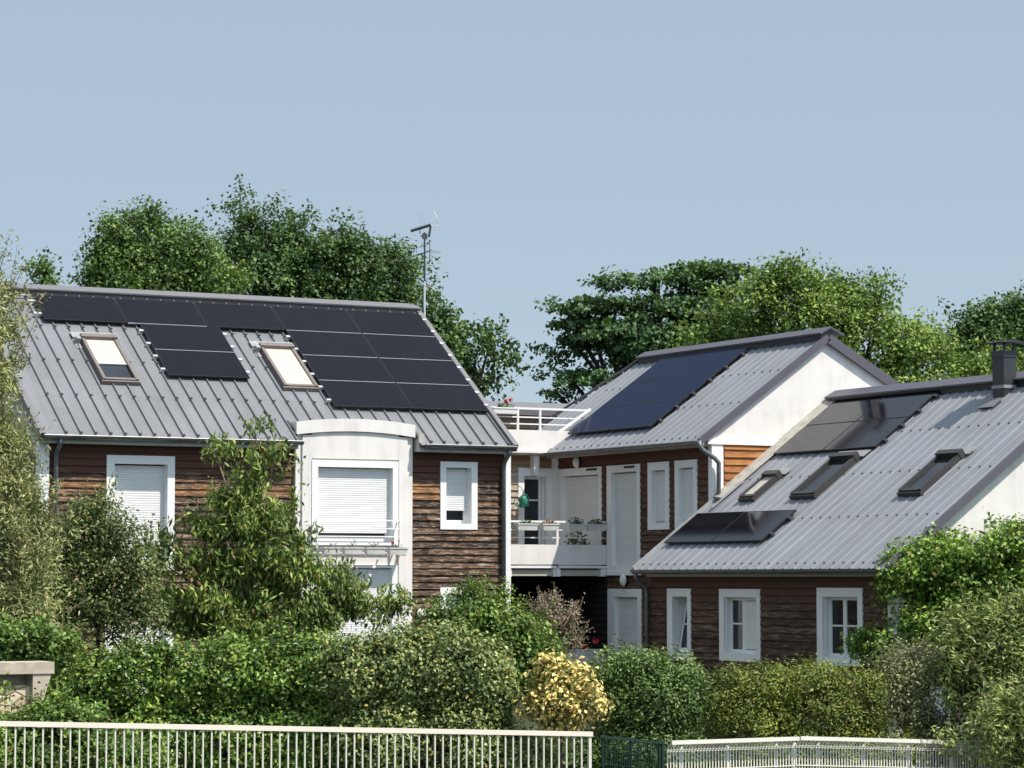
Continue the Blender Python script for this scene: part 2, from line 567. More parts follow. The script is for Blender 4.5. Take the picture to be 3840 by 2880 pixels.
def clad(mb, mp, a0, a1, z0, z1, openings=(), pitch=0.137, seed=1, top=None, d0=0.0):
    """overlapping horizontal boards, cut round the openings; top(a) may slope"""
    rg = random.Random(seed)
    z = z0
    while z < z1 - 0.01:
        zt = min(z + pitch, z1)
        br = sorted({z, zt} | {q for o in openings for q in (o[2], o[3]) if z + 0.004 < q < zt - 0.004})
        # joints shared by the sub rows
        joints, p = [], a0 + rg.uniform(0.6, 3.2)
        while p < a1:
            joints.append(p); p += rg.uniform(1.8, 4.0)
        jb = rg.uniform(-0.004, 0.006)
        for zb, ze in zip(br[:-1], br[1:]):
            zm = (zb + ze) / 2
            cuts = [(o[0], o[1]) for o in openings if o[2] < zm < o[3]]
            for s0, s1 in intervals(a0, a1, cuts):
                ends = [s0] + [j for j in joints if s0 + 0.15 < j < s1 - 0.15] + [s1]
                for e0, e1 in zip(ends[:-1], ends[1:]):
                    n = max(1, int((e1 - e0) / 0.45))
                    jj = rg.uniform(-0.003, 0.004)
                    st = []
                    for i in range(n + 1):
                        a = e0 + 0.0015 + (e1 - e0 - 0.003) * i / n
                        fb = 0.040 - 0.032 * (zb - z) / pitch + jb + jj + rg.uniform(-0.003, 0.003)
                        ft = 0.040 - 0.032 * (ze - z) / pitch
                        dz = rg.uniform(-0.004, 0.003) if abs(zb - z) < 1e-6 else 0
                        st += [mp(a, d0 - 0.02, zb), mp(a, d0 + fb, zb + dz), mp(a, d0 + ft, ze), mp(a, d0 - 0.02, ze)]
                    fs = []
                    for i in range(n):
                        for k in range(4):
                            b0 = i * 4 + k; b1 = i * 4 + (k + 1) % 4
                            fs.append((b0, b1, b1 + 4, b0 + 4))
                    fs += [(0, 3, 2, 1), (n * 4, n * 4 + 1, n * 4 + 2, n * 4 + 3)]
                    mb.add(st, fs)
        z = zt
    return mb


def slats(mb, mp, a0, a1, z0, z1, d, pitch=0.045):
    n = max(1, int(round((z1 - z0) / pitch)))
    h = (z1 - z0) / n
    for i in range(n):
        b = z0 + i * h
        pr = [(b, d), (b + h * 0.12, d + 0.011), (b + h * 0.75, d + 0.011), (b + h, d)]
        for (za, da), (zc, dc) in zip(pr[:-1], pr[1:]):
            q = [mp(a0, da, za), mp(a1, da, za), mp(a1, dc, zc), mp(a0, dc, zc)]
            mb.poly(q)
    mb.box(mp(a0, d - 0.02, z0), mp(a1, d - 0.002, z1))
    return mb


def frame(mb, mp, o, i, d0, d1):
    """rectangular surround from outer rectangle o to inner rectangle i"""
    if i[2] > o[2]: mb.box(mp(i[0], d0, o[2]), mp(i[1], d1, i[2]))
    if o[3] > i[3]: mb.box(mp(i[0], d0, i[3]), mp(i[1], d1, o[3]))
    mb.box(mp(o[0], d0, o[2]), mp(i[0], d1, o[3]))
    mb.box(mp(i[1], d0, o[2]), mp(o[1], d1, o[3]))
    return mb


def window(house, mp, o, i, shut=None, glass_to=None, sill=False, mid=None, rail=None, d=-0.11, proud=0.045, vent=None, name="window", kind="pvc"):
    """white surround > shutter, pane, sash, sill.  o, i = (a0, a1, z0, z1); shut = lowest edge of the roller shutter"""
    fr = frame(MB(), mp, o, i, d - 0.06, proud)
    # shutter guides
    w = 0.028
    fr.box(mp(i[0], d - 0.05, i[2]), mp(i[0] + w, d + 0.035, i[3] - 0.002))
    fr.box(mp(i[1] - w, d - 0.05, i[2]), mp(i[1], d + 0.035, i[3] - 0.002))
    w0 = fr.build(name, M[kind], house)
    a0, a1 = i[0] + w, i[1] - w
    zb = i[2]
    if shut is not None:
        s = slats(MB(), mp, a0 + 0.002, a1 - 0.002, shut, i[3] - 0.025, d + 0.005)
        s.box(mp(a0 + 0.003, d - 0.02, shut - 0.03), mp(a1 - 0.003, d + 0.02, shut - 0.001))
        s.build("shutter", M['shut'], w0)
    if shut is None or shut > zb + 0.05:
        top = i[3] if shut is None else shut
        sf = MB()
        so_ = (a0, a1, zb + 0.001, i[3] - 0.003)
        si_ = (a0 + 0.055, a1 - 0.055, zb + 0.07, i[3] - 0.06)
        frame(sf, mp, so_, si_, d - 0.09, d - 0.045)
        if mid: sf.box(mp(mid - 0.05, d - 0.088, si_[2]), mp(mid + 0.05, d - 0.043, si_[3]))
        if rail: sf.box(mp(si_[0], d - 0.083, rail - 0.016), mp(si_[1], d - 0.056, rail + 0.016))
        sf.build("sash", M[kind], w0)
        MB().box(mp(si_[0], d - 0.076, si_[2]), mp(si_[1], d - 0.068, si_[3])).build("pane", M['glass'], w0)
    if sill:
        MB().box(mp(o[0] - 0.03, -0.02, o[2] - 0.055), mp(o[1] + 0.03, proud + 0.05, o[2] - 0.003)).build("sill", M[kind], w0)
    if vent:
        MB().box(mp(vent[0], proud + 0.001, vent[2]), mp(vent[1], proud + 0.014, vent[3])).build("vent_grille", M['black'], w0)
    return w0


def sheet(mb, P0, u, v, n, U0, U1, s0f, s1f, r0, dr, rw=0.022, rt=0.012, rh=0.04, mi=0, thick=0.04, swage=True):
    """profiled steel sheet: ribs every dr along u (first at r0), rising along v from s0f(u) to s1f(u)"""
    P0, u, v, n = (np.array(q, float) for q in (P0, u, v, n))
    pts = [(U0, 0.0)]
    r = r0
    while r - rw < U0: r += dr
    while r + rw < U1:
        pts += [(r - rw, 0), (r - rt, rh), (r + rt, rh), (r + rw, 0)]
        # two shallow stiffening swages between the main ribs
        for k in ((1 / 3, 2 / 3) if swage else ()):
            c = r + dr * k
            if c + 0.02 < U1:
                pts += [(c - 0.02, 0), (c - 0.008, 0.0035), (c + 0.008, 0.0035), (c + 0.02, 0)]
        r += dr
    pts.append((U1, 0.0))
    for (ua, ha), (ub, hb) in zip(pts[:-1], pts[1:]):
        q = [P0 + u * ua + v * s0f(ua) + n * ha, P0 + u * ub + v * s0f(ub) + n * hb,
             P0 + u * ub + v * s1f(ub) + n * hb, P0 + u * ua + v * s1f(ua) + n * ha]
        mb.poly(q, mi)
    return mb


def slab(mb, P0, u, v, n, U0, U1, s0f, s1f, t0=-0.012, t1=-0.06, mi=0):
    P0, u, v, n = (np.array(q, float) for q in (P0, u, v, n))
    a = [P0 + u * U0 + v * s0f(U0), P0 + u * U1 + v * s0f(U1), P0 + u * U1 + v * s1f(U1), P0 + u * U0 + v * s1f(U0)]
    mb.prism([p + n * t0 for p in a], n * (t1 - t0), mi)


def screws(mb, P0, u, v, n, us, ss, h=0.04, r=0.016, mi=1):
    P0, u, v, n = (np.array(q, float) for q in (P0, u, v, n))
    for s in ss:
        for x in us:
            c = P0 + u * x + v * s + n * h
            mb.obox(c - u * r - v * r, u * 2 * r, v * 2 * r, n * 0.02, mi)


# ================================================================== HOUSE A (left, long front facing the camera)
YA = 50.3
fa = fac_y(YA)
A = thing("timber_house", "long timber house with white arched bay under a grey metal roof", "house", (21.97, 50.3, -0.3))
pA = 0.61
vA = np.array([0, math.cos(pA), math.sin(pA)]); nA = np.array([0, -math.sin(pA), math.cos(pA)]); uA = np.array([1.0, 0, 0])
PA = np.array([0, 49.9, 4.745])
LA = 5.50
BAY0, BAY1 = 22.20, 24.80
# walls
opA = [(18.352, 19.729, 2.25, 4.43), (18.352, 19.729, -0.3, 1.91), (BAY0 + 0.03, BAY1 - 0.04, -0.3, 4.7), (25.43, 26.27, 3.08, 4.446), (25.43, 26.27, 0.55, 1.918)]
w = clad(MB(), fa, 17.18, 26.93, -0.3, 4.62, opA, seed=3)
w.build("front_wall", M['woodA'], A)
gl = fac_x(17.06)
w = clad(MB(), gl, 50.32, 58.4, -0.3, 4.45, (), seed=5)
w.build("side_wall", M['woodG'], A)
w = MB()
w.prism([(17.10, 50.3, 4.50), (17.10, 58.4, 4.50), (17.10, 54.40, 7.72)], (0.1, 0, 0))
w.box((17.04, 50.30, 4.46), (17.11, 58.4, 4.60))
w.build("gable_cladding", M['fascia'], A)
w = MB()
w.prism([(26.85, 50.4, -0.3), (26.85, 58.4, -0.3), (26.85, 58.4, 4.7), (26.85, 54.4, 7.72), (26.85, 50.4, 4.7)], (0.1, 0, 0))
w.box((17.2, 58.3, -0.3), (26.85, 58.4, 4.7))
w.build("rear_wall", M['darkwood'], A)
for x0, x1 in ((17.02, 17.21), (26.895, 27.03)):
    MB().box((x0, 50.24, -0.3), (x1, 50.45, 4.64)).build("corner_post", M['pvc'], A)
# roof
r0A, drA = 17.436, 0.2935
rf = MB()
full0 = lambda u: 0.0
fullL = lambda u: LA
notch = lambda u: 0.62
for U0, U1, s0 in ((16.98, BAY0 - 0.02, full0), (BAY0 - 0.02, BAY1 + 0.03, notch), (BAY1 + 0.03, 26.93, full0)):
    sheet(rf, PA, uA, vA, nA, U0, U1, s0, fullL, r0A, drA, 0.019, 0.009, 0.040, swage=False)
    slab(rf, PA, uA, vA, nA, U0, U1, (lambda u, q=s0: q(u) + 0.02), fullL, mi=2)
ribs = [r0A + drA * k for k in range(33) if r0A + drA * k < 26.9]
screws(rf, PA, uA, vA, nA, [x for x in ribs if not BAY0 - 0.1 < x < BAY1 + 0.1], [0.07], 0.045, 0.021, mi=1)
screws(rf, PA, uA, vA, nA, ribs, [1.44, 2.75, 4.06, 5.2], 0.045, 0.021, mi=1)
vAb = np.array([0, -math.cos(pA), math.sin(pA)]); nAb = np.array([0, math.sin(pA), math.cos(pA)])
PAb = np.array([0, 58.86, 4.745])
sheet(rf, PAb, uA, vAb, nAb, 16.98, 26.93, full0, fullL, r0A, drA)
slab(rf, PAb, uA, vAb, nAb, 16.98, 26.93, full0, fullL, mi=2)
roofA = rf.build("roof", [M['roofA'], M['screw'], M['under']], A)
cap = MB()
cap.prism([(16.95, 54.27, 7.955), (16.95, 54.72, 8.095), (16.95, 55.10, 7.90), (16.95, 55.10, 7.86), (16.95, 54.72, 8.055), (16.95, 54.28, 7.925)], (10.06, 0, 0), 0)
cap.box((16.97, 54.300, 7.77), (26.93, 54.36, 7.925), 1)
cap.box((16.97, 54.98, 7.6), (26.93, 55.02, 7.88), 1)
cap.build("ridge_cap", [M['trim'], M['black']], roofA)
fl = MB()
fl.obox(PA + uA * 16.99 + vA * 5.195 + nA * 0.075, uA * 9.93, vA * 0.05, nA * 0.012)
fl.build("ridge_flashing", M['flash'], roofA)
for x0 in (16.90, 26.90):
    vg = MB()
    vg.obox(PA + uA * x0 + nA * -0.10, uA * 0.11, vA * (LA - 0.02), nA * 0.165)
    vg.obox(PAb + uA * x0 + nAb * -0.10, uA * 0.11, vAb * (LA - 0.02), nAb * 0.165)
    vg.build("verge_trim", M['trim'], roofA)
# eaves: board, soffit, gutter
for x0, x1 in ((17.0, BAY0), (BAY1 + 0.14, 26.95)):
    e = MB()
    e.box((x0, 50.02, 4.62), (x1, 50.06, 4.735))
    e.box((x0, 50.06, 4.62), (x1, 50.34, 4.65))
    e.build("fascia_board", M['fascia'], A)
    gt = MB()
    prof = [(0.075 * math.cos(t), 0.075 * math.sin(t)) for t in np.linspace(math.pi, 2 * math.pi, 9)]
    x1g = x1 + (0.05 if x0 < 20 else 0.02)
    out = [(x0 - 0.02, 49.93 + a, 4.76 + b) for a, b in prof] + [(x0 - 0.02, 49.93 + a * 0.9, 4.762 + b * 0.9) for a, b in prof[::-1]]
    gt.prism(out, (x1g - x0 + 0.02, 0, 0))
    for xe in (x0 - 0.024, x1g):
        gt.prism([(xe, 49.93 + a, 4.765 + b) for a, b in prof], (0.006, 0, 0))
    gt.tube([(x0 - 0.02, 49.857, 4.762), (x1g, 49.857, 4.762)], 0.011, 6)
    gt.build("gutter", M['gutter'], A)
MB().box((BAY1 + 0.02, 50.0, 4.62), (BAY1 + 0.14, 50.3, 4.98)).build("eaves_return", M['fascia'], A)
for x, s in ((17.33, 1), (26.845, -1)):
    MB().tube([(x, 49.94, 4.70), (x, 49.98, 4.60), (x, 50.16, 4.46), (x, 50.20, 4.36), (x, 50.20, -0.3)], 0.045, 10).build("downpipe", M['pipe'], A, smooth=True)
# bay
bay = MB()
fb = fac_y(50.17)
def arch(x): return 0.09 * (1 - ((x - 23.5) / 1.3) ** 2)
bay.box((22.22, 50.19, -0.3), (22.56, 50.6, 4.91)); bay.box((24.43, 50.19, -0.3), (24.77, 50.6, 4.91))
xsb = [22.561 + 1.868 * k / 14 for k in range(15)]
bay.prism([(x, 50.20, 4.90 + arch(x)) for x in xsb[::-1]] + [(22.561, 50.20, 4.42), (24.429, 50.20, 4.42)], (0, 0.4, 0))
bay.box((22.56, 50.21, 2.36), (24.43, 50.6, 2.75))
bay.box((22.56, 50.21, -0.3), (24.43, 50.6, 0.2))
# raised front panel either side of the windows
bay.box((22.35, 50.15, -0.3), (22.548, 50.189, 4.90)); bay.box((24.452, 50.15, -0.3), (24.64, 50.189, 4.90))
bay.prism([(x, 50.153, 4.895 + arch(x)) for x in np.linspace(24.451, 22.549, 11)] + [(22.549, 50.153, 4.45), (24.451, 50.153, 4.45)], (0, 0.04, 0))
bayo = bay.build("bay", M['render'], A)
cn = MB()
xsc = [22.20 + 2.59 * k / 16 for k in range(17)]
cn.prism([(x, 50.105, 4.905 + arch(x)) for x in xsc] + [(x, 50.105, 5.155 + arch(x)) for x in xsc[::-1]], (0, 0.56, 0))
cn.build("cornice", M['render'], bayo)
for x0, x1 in ((22.15, 22.19), (24.81, 24.87)):
    ck = MB()
    ck.obox(PA + uA * x0 + vA * 0.22 + nA * 0.0, uA * (x1 - x0), vA * 0.5, nA * 0.05)
    ck.build("side_flashing", M['trimdark'], roofA)
# bay windows
window(bayo, fb, (22.55, 24.43, 2.75, 4.42), (22.68, 24.31, 2.83, 4.285), shut=3.02, d=-0.10, proud=0.035)
window(bayo, fb, (22.55, 24.43, 0.2, 2.355), (22.68, 24.31, 0.3, 2.30), shut=0.42, d=-0.06, proud=0.015)
rl = MB()
for z in (3.24, 3.08, 2.92):
    rl.box((22.60, 49.99, z - 0.012), (24.42, 50.02, z + 0.012))
for x in (22.60, 24.40):
    rl.box((x - 0.015, 49.985, 2.68), (x + 0.015, 50.025, 3.255))
    for z in (2.74, 3.2):
        rl.box((x - 0.012, 50.02, z - 0.012), (x + 0.012, 50.15, z + 0.012))
rl.build("guard_rail", M['pvc'], A)
for x in (22.66, 23.08, 23.56, 24.05, 24.46):
    MB().box((x - 0.015, 49.82, 2.545), (x + 0.015, 50.16, 2.565)).build("bracket", M['alu'], A)
# other windows of house A
window(A, fa, opA[0], (18.511, 19.582, 2.36, 4.27), shut=2.40)
window(A, fa, opA[1], (18.511, 19.582, -0.2, 1.76), shut=-0.15)
window(A, fa, opA[3], (25.561, 26.135, 3.20, 4.327), shut=3.495, proud=0.05)
window(A, fa, opA[4], (25.561, 26.135, 0.68, 1.78), shut=1.50, proud=0.05)

# roof windows
def roof_window(house, P0, u, v, n, a0, a1, s0, s1, fm, blind=1.0, flash=True, glass=None, tall=0.12, motor=True):
    P0, u, v, n = (np.array(q, float) for q in (P0, u, v, n))
    f = MB()
    def b(x0, x1, t0, t1, h0, h1, mb=f, mi=0):
        mb.obox(P0 + u * x0 + v * t0 + n * h0, u * (x1 - x0), v * (t1 - t0), n * (h1 - h0), mi)
    w = 0.062
    b(a0, a0 + w, s0, s1, 0, tall); b(a1 - w, a1, s0, s1, 0, tall)
    b(a0 + w, a1 - w, s0, s0 + w * 1.1, 0, tall * 0.9); b(a0 - 0.01, a1 + 0.01, s1 - w * 1.4, s1 + 0.04, 0, tall * 1.35)
    b(a0 - 0.02, a1 + 0.02, s0 - 0.05, s0 - 0.001, 0, tall * 0.7)
    fo = f.build("roof_window", fm, house)
    bl = MB(); t = s1 - w - (s1 - s0 - 2 * w) * blind
    b(a0 + w, a1 - w, t, s1 - w * 1.4, tall * 0.62, tall * 0.72, bl)
    if blind > 0: bl.build("blind", M['blind'], fo)
    gp = MB(); b(a0 + w, a1 - w, s0 + w * 1.1, s1 - w * 1.4, tall * 0.52, tall * 0.58, gp)
    gp.build("pane", M['glass'], fo)
    if blind < 1 and blind > 0:
        bb = MB(); b(a0 + w, a1 - w, t - 0.03, t, tall * 0.60, tall * 0.78, bb); bb.build("blind_bar", M['alu'], fo)
    if flash:
        fl = MB(); b(a0 - 0.14, a1 + 0.10, s1 + 0.041, s1 + 0.26, 0.044, 0.056, fl); b(a0 - 0.14, a0 - 0.025, s1 - 0.32, s1 + 0.04, 0.0, 0.018, fl)
        fl.build("flashing", M['flash'], fo)
    if motor:
        mo = MB()
        c = P0 + u * (a0 - 0.05) + v * (s1 - 0.12) + n * 0.0
        pr = [(0.0, 0.0)] + [(0.085 * math.cos(q), 0.02 + 0.15 * math.sin(q)) for q in np.linspace(0, math.pi, 9)] + [(-0.085, 0)]
        mo.prism([c + v * (y - 0.04) + u * (x * 0.55 - 0.02) for x, y in pr[1:-1]], n * (tall * 1.15))
        mo.build("end_cap", M['flash'], fo)
    return fo

def sA(y): return (y - 49.9) / math.cos(pA)
roof_window(A, PA, uA, vA, nA, 18.70, 19.44, sA(51.52), sA(52.85), M['brownframe'], blind=0.62)
roof_window(A, PA, uA, vA, nA, 22.53, 23.27, sA(51.52), sA(52.80), M['brownframe'], blind=1.0)

# ================================================================== HOUSE B (middle, eaves running away from the camera)
XB = 29.75
fbx = fac_x(XB)
B = thing("timber_house", "middle timber house with white gable end and shuttered windows above a balcony", "house", (32.4, 50.0, -0.3))
pB = 0.618
tB = math.tan(pB)
vB = np.array([math.cos(pB), 0, math.sin(pB)]); nB = np.array([-math.sin(pB), 0, math.cos(pB)]); uB = np.array([0, -1.0, 0])
PB = np.array([29.37, 0, 4.80])
LB = (32.44 - 29.37) / math.cos(pB)
GB = 46.85
opB = [(51.184, 53.04, 2.37, 4.46), (49.60, 50.96, 2.225, 4.46), (48.45, 49.29, 3.09, 4.466), (47.385, 48.234, 3.09, 4.468), (49.557, 50.933, -0.3, 1.88)]
clad(MB(), fbx, 46.9, 53.36, -0.3, 4.74, opB + [(50.97, 53.5, -0.4, 2.30)], seed=11).build("front_wall", M['woodB'], B)
clad(MB(), fbx, 50.97, 56.2, -0.3, 2.30, (), seed=13).build("loggia_wall", M['darkwood'], B)  # boards coloured near-black to stand for the shade under the balcony
clad(MB(), fac_y(GB), 30.0, 35.9, 0.0, 4.76, (), pitch=0.15, seed=12).build("gable_cladding", M['woodO'], B)
gw = MB()
gw.prism([(29.62, GB - 0.02, 4.87), (35.9, GB - 0.02, 4.87), (35.9, GB - 0.02, 5.10), (32.53, GB - 0.02, 6.98)], (0, 0.12, 0))
gw.build("gable_wall", M['render'], B)
gw = MB()
gw.box((29.60, GB - 0.06, 4.745), (35.9, GB + 0.08, 4.868))
gw.build("gable_band", M['pvc'], B)
MB().box((29.70, GB - 0.035, -0.3), (29.97, GB + 0.1, 4.743)).build("corner_post", M['pvc'], B)
MB().box((29.70, 53.06, 2.4), (29.80, 53.34, 4.70)).build("corner_post", M['pvc'], B)
w = MB()
w.box((35.8, GB, -0.3), (35.9, 57.5, 5.1)); w.box((29.85, 57.4, -0.3), (35.8, 57.5, 5.1))
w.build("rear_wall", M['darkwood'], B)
rf = MB()
drB = 0.295
zero = lambda u: 0.0
# near part in front of the terrace, then the part behind the railing cut on the skew
sheet(rf, PB, uB, vB, nB, -52.98, -46.75, zero, lambda u: LB, -52.85, drB, 0.040, 0.014, 0.019)
slab(rf, PB, uB, vB, nB, -52.98, -46.75, lambda u: 0.02, lambda u: LB, mi=2)
def hip(u):        # upper end of the far part: runs from (32.42, 54.08) down to (29.95, 55.08)
    y = -u
    if y <= 54.08: return LB
    return max(0.95, LB - (y - 54.08) / 1.0 * (2.47 / math.cos(pB)))
sheet(rf, PB, uB, vB, nB, -54.95, -52.98, lambda u: 0.72, hip, -55.01, drB, 0.040, 0.014, 0.019)
yb = [52.85 - drB * k for k in range(21)]
screws(rf, PB, uB, vB, nB, [-y for y in yb], [0.08, 1.33, 2.5, 3.55], 0.038)
screws(rf, PB, uB, vB, nB, [-53.24, -53.53, -53.83], [1.33, 2.5], 0.038)
vBb = np.array([-math.cos(0.504), 0, math.sin(0.504)]); nBb = np.array([math.sin(0.504), 0, math.cos(0.504)])
PBb = np.array([36.1, 0, 7.00 - (36.1 - 32.5) * math.tan(0.504)])
sheet(rf, PBb, uB, vBb, nBb, -54.1, -46.75, zero, lambda u: 3.6 / math.cos(0.504), -54, drB, 0.040, 0.014, 0.019)
slab(rf, PBb, uB, vBb, nBb, -54.1, -46.75, zero, lambda u: 3.6 / math.cos(0.504), mi=2)
roofB = rf.build("roof", [M['roofB'], M['screw'], M['under']], B)
cap = MB()
cap.prism([(32.27, 46.74, 7.065), (32.52, 46.74, 7.20), (32.85, 46.74, 7.06), (32.85, 46.74, 7.02), (32.52, 46.74, 7.16), (32.28, 46.74, 7.03)], (0, 7.32, 0), 0)
cap.box((32.31, 46.78, 6.9), (32.35, 54.0, 7.05), 1)
cap.build("ridge_cap", [M['trimB'], M['black']], roofB)
vg = MB()
vg.obox(PB + uB * -46.80 + nB * -0.09, uB * 0.07, vB * (LB + 0.02), nB * 0.135)
vg.obox(PBb + uB * -46.80 + nBb * -0.15, uB * 0.07, vBb * (3.6 / math.cos(0.504)), nBb * 0.19)
vg.build("verge_trim", M['trimB'], roofB)
hp = MB()
e0 = PB + uB * -54.08 + vB * LB + nB * 0.03; e1 = PB + uB * -54.97 + vB * 0.98 + nB * 0.03
dv = (e1 - e0) / 5
for k in range(5):
    hp.obox(e0 + dv * k + nB * (0.012 * (k % 2)), dv, np.array([0.05, 0.16, 0]), nB * 0.05)
hp.build("hip_trim", M['trimdark'], roofB)
e = MB()
e.box((29.50, 46.90, 4.70), (29.54, 52.98, 4.80)); e.box((29.54, 46.90, 4.70), (29.76, 52.98, 4.72))
e.build("fascia_board", M['fasciaB'], B)
def gutter_y(x, z, y0, y1, house):
    gt = MB()
    prof = [(0.075 * math.cos(t), 0.075 * math.sin(t)) for t in np.linspace(math.pi, 2 * math.pi, 9)]
    gt.prism([(x + a, y0, z + b) for a, b in prof] + [(x + a * 0.9, y0, z + 0.002 + b * 0.9) for a, b in prof[::-1]], (0, y1 - y0, 0))
    for ye in (y0 - 0.004, y1 - 0.002):
        gt.prism([(x + a, ye, z + 0.004 + b) for a, b in prof], (0, 0.006, 0))
    gt.tube([(x - 0.073, y0, z + 0.002), (x - 0.073, y1, z + 0.002)], 0.011, 6)
    return gt.build("gutter", M['gutter'], house)
gutter_y(29.385, 4.795, 46.78, 52.99, B)
MB().tube([(29.36, 46.74, 4.80), (29.36, 46.72, 4.70), (29.42, 46.70, 4.62), (29.70, 46.70, 4.46), (29.79, 46.70, 4.37), (29.80, 46.72, 4.25), (29.80, 46.74, 3.55)], 0.046, 10).build("downpipe", M['pipe'], B, smooth=True)
window(B, fbx, opB[0], (51.327, 52.87, 2.45, 4.30), shut=2.50, d=-0.06, vent=(51.36, 51.80, 4.385, 4.43))
window(B, fbx, opB[1], (49.735, 50.76, 2.385, 4.31), shut=2.42, d=-0.06, vent=(49.80, 50.22, 4.385, 4.43), name="balcony_door")
window(B, fbx, opB[2], (48.609, 49.12, 3.22, 4.30), shut=3.30, d=-0.06)
window(B, fbx, opB[3], (47.534, 48.06, 3.22, 4.315), shut=3.30, d=-0.06)
window(B, fbx, opB[4], (49.712, 50.654, -0.2, 1.71), shut=-0.15, d=-0.06, name="garden_door")
MB().box((29.66, 49.55, 2.16), (29.76, 50.97, 2.223)).build("door_sill", M['pvc'], B)

# ================================================================== LINK BLOCK with terrace and balcony
YD = 53.36
fd = fac_y(YD)
D = thing("link_building", "small link between the two timber houses with white balcony below a roof terrace", "building", (28.4, 53.0, -0.3))
opD = [(28.875, 29.74, 2.36, 4.487)]
clad(MB(), fd, 26.98, 29.72, 2.36, 4.74, opD, seed=21).build("upper_wall", M['woodD'], D)
clad(MB(), fac_y(56.0), 26.98, 29.74, -0.3, 2.28, (), seed=22).build("lower_wall", M['darkwood'], D)  # set back and coloured near-black so the loggia reads as deep shade
window(D, fd, opD[0], (29.02, 29.56, 2.45, 4.31), shut=None, rail=3.798, proud=0.04)
sb = MB()
sb.box((26.98, 53.02, 4.76), (29.55, 57.4, 4.86))
sb.build("terrace_floor", M['conc'], D)
pr = MB(); pr.box((26.98, 53.0, 4.862), (30.02, 53.12, 5.295)); pr.box((26.98, 52.97, 4.80), (29.40, 53.018, 4.861))
pr.build("terrace_parapet", M['render'], D)
tr = MB()
def bar(mb, p, q, w): mb.tube([p, q], w, 6)
YT = 53.06
for z, xe in ((5.763, 30.52), (5.574, 30.25), (5.428, 30.04)):
    tr.box((26.9, YT - 0.018, z - (0.022 if z > 5.7 else 0.014)), (xe, YT + 0.018, z + (0.022 if z > 5.7 else 0.014)))
for x in (27.5, 28.10, 28.715, 29.262):
    tr.box((x - 0.02, YT - 0.025, 5.296), (x + 0.02, YT + 0.025, 5.741))
tr.obox((29.74, YT - 0.02, 5.24), (0.80, 0, 0.535), (0, 0.04, 0), (-0.03, 0, 0.045))
tr.build("terrace_railing", M['pvc'], D)
sc_ = MB(); sc_.box((29.16, 53.13, 4.33), (29.27, 53.33, 4.757)); sc_.box((29.28, 53.2, 4.28), (29.33, 53.33, 4.757))
sc_.build("drain_spout", M['pvc'], D)
bl = MB()
bl.box((27.0, 50.96, 2.385), (29.70, 51.06, 2.797)); bl.box((27.0, 51.06, 2.30), (29.72, 56.0, 2.359))
bl.build("balcony", M['render'], D)
aw = MB()
for x0, x1 in ((26.98, 28.50), (28.56, 29.72)):
    aw.box((x0, 50.95, 2.310), (x1, 51.02, 2.357))
for x0, x1 in ((26.98, 27.45), (28.43, 28.49), (28.50, 28.605), (29.578, 29.72)):
    aw.box((x0, 50.98, 2.135), (x1, 51.12, 2.309))
aw.build("awning_frame", M['pvc'], D)
for x0, x1 in ((27.452, 28.428), (28.607, 29.576)):
    MB().box((x0, 51.02, 2.149), (x1, 51.06, 2.275)).build("awning", M['panelcloth'], D)
rl = MB()
rl.box((27.0, 50.98, 3.255), (29.70, 51.02, 3.295))
for z in (3.104, 2.94): rl.box((27.0, 50.99, z - 0.011), (29.70, 51.012, z + 0.011))
for x in (27.05, 28.532): rl.box((x - 0.022, 50.975, 2.798), (x + 0.022, 51.025, 3.254))
rl.build("balcony_railing", M['pvc'], D)

# ================================================================== BUILDING BEHIND THE TERRACE
E_ = thing("rear_building", "low building behind the roof terrace with wooden wall and plum grey ridge", "building", (30, 58.5, -0.3))
clad(MB(), fac_y(57.5), 27.0, 34.0, 3.0, 5.95, (), seed=31).build("front_wall", M['woodD'], E_)
rr = MB(); rr.prism([(26.9, 57.3, 5.95), (26.9, 61.0, 5.0), (26.9, 61.0, 4.9), (26.9, 57.3, 5.9)], (8, 0, 0))
rr.build("roof", M['trim'], E_)
rr = MB(); rr.prism([(26.9, 57.26, 6.08), (26.9, 57.55, 6.22), (26.9, 57.9, 6.1), (26.9, 57.9, 5.9), (26.9, 57.28, 5.9)], (8, 0, 0)); rr.build("ridge_cap", M['trim'], E_)
rr = MB(); rr.box((27.0, 60.8, -0.3), (34.9, 60.9, 4.9)); rr.box((26.95, 57.6, -0.3), (27.05, 60.8, 5.0)); rr.build("rear_wall", M['darkwood'], E_)

# ================================================================== HOUSE C (right, lower, near)
XC = 28.6
fcx = fac_x(XC)
KS = 0.987
CH = thing("timber_house", "lower timber house on the right with black flue and three white framed ground floor windows", "house", (32.6, 42.5, -0.3))
pC = 0.632
vC = np.array([math.cos(pC), 0, math.sin(pC)]); nC = np.array([-math.sin(pC), 0, math.cos(pC)]); uC = uB
PC = np.array([28.25, 0, 2.262])
LC = 4.74 / math.cos(pC)
opC = [(45.803, 46.666, 0.517, 1.9), (43.39, 44.786, 0.557, 1.9), (40.159, 41.552, 0.62, 1.93)]
clad(MB(), fcx, 39.2, 47.40, -1.36, 2.24, opC, seed=41).build("front_wall", M['woodC'], CH)
MB().box((28.55, 39.14, -1.36), (28.70, 39.40, 2.2)).build("corner_post", M['pvc'], CH)
gz = lambda x: 2.30 + (x - 28.25) * math.tan(pC)
w = MB()
w.prism([(28.72, 39.16, -1.36), (37.3, 39.16, -1.36), (37.3, 39.16, 2.6), (33.05, 39.16, gz(33.05) - 0.12), (28.45, 39.16, gz(28.45) - 0.10), (28.45, 39.16, 2.20), (28.72, 39.16, 2.20)], (0, 0.12, 0))
w.build("gable_wall", M['render'], CH)
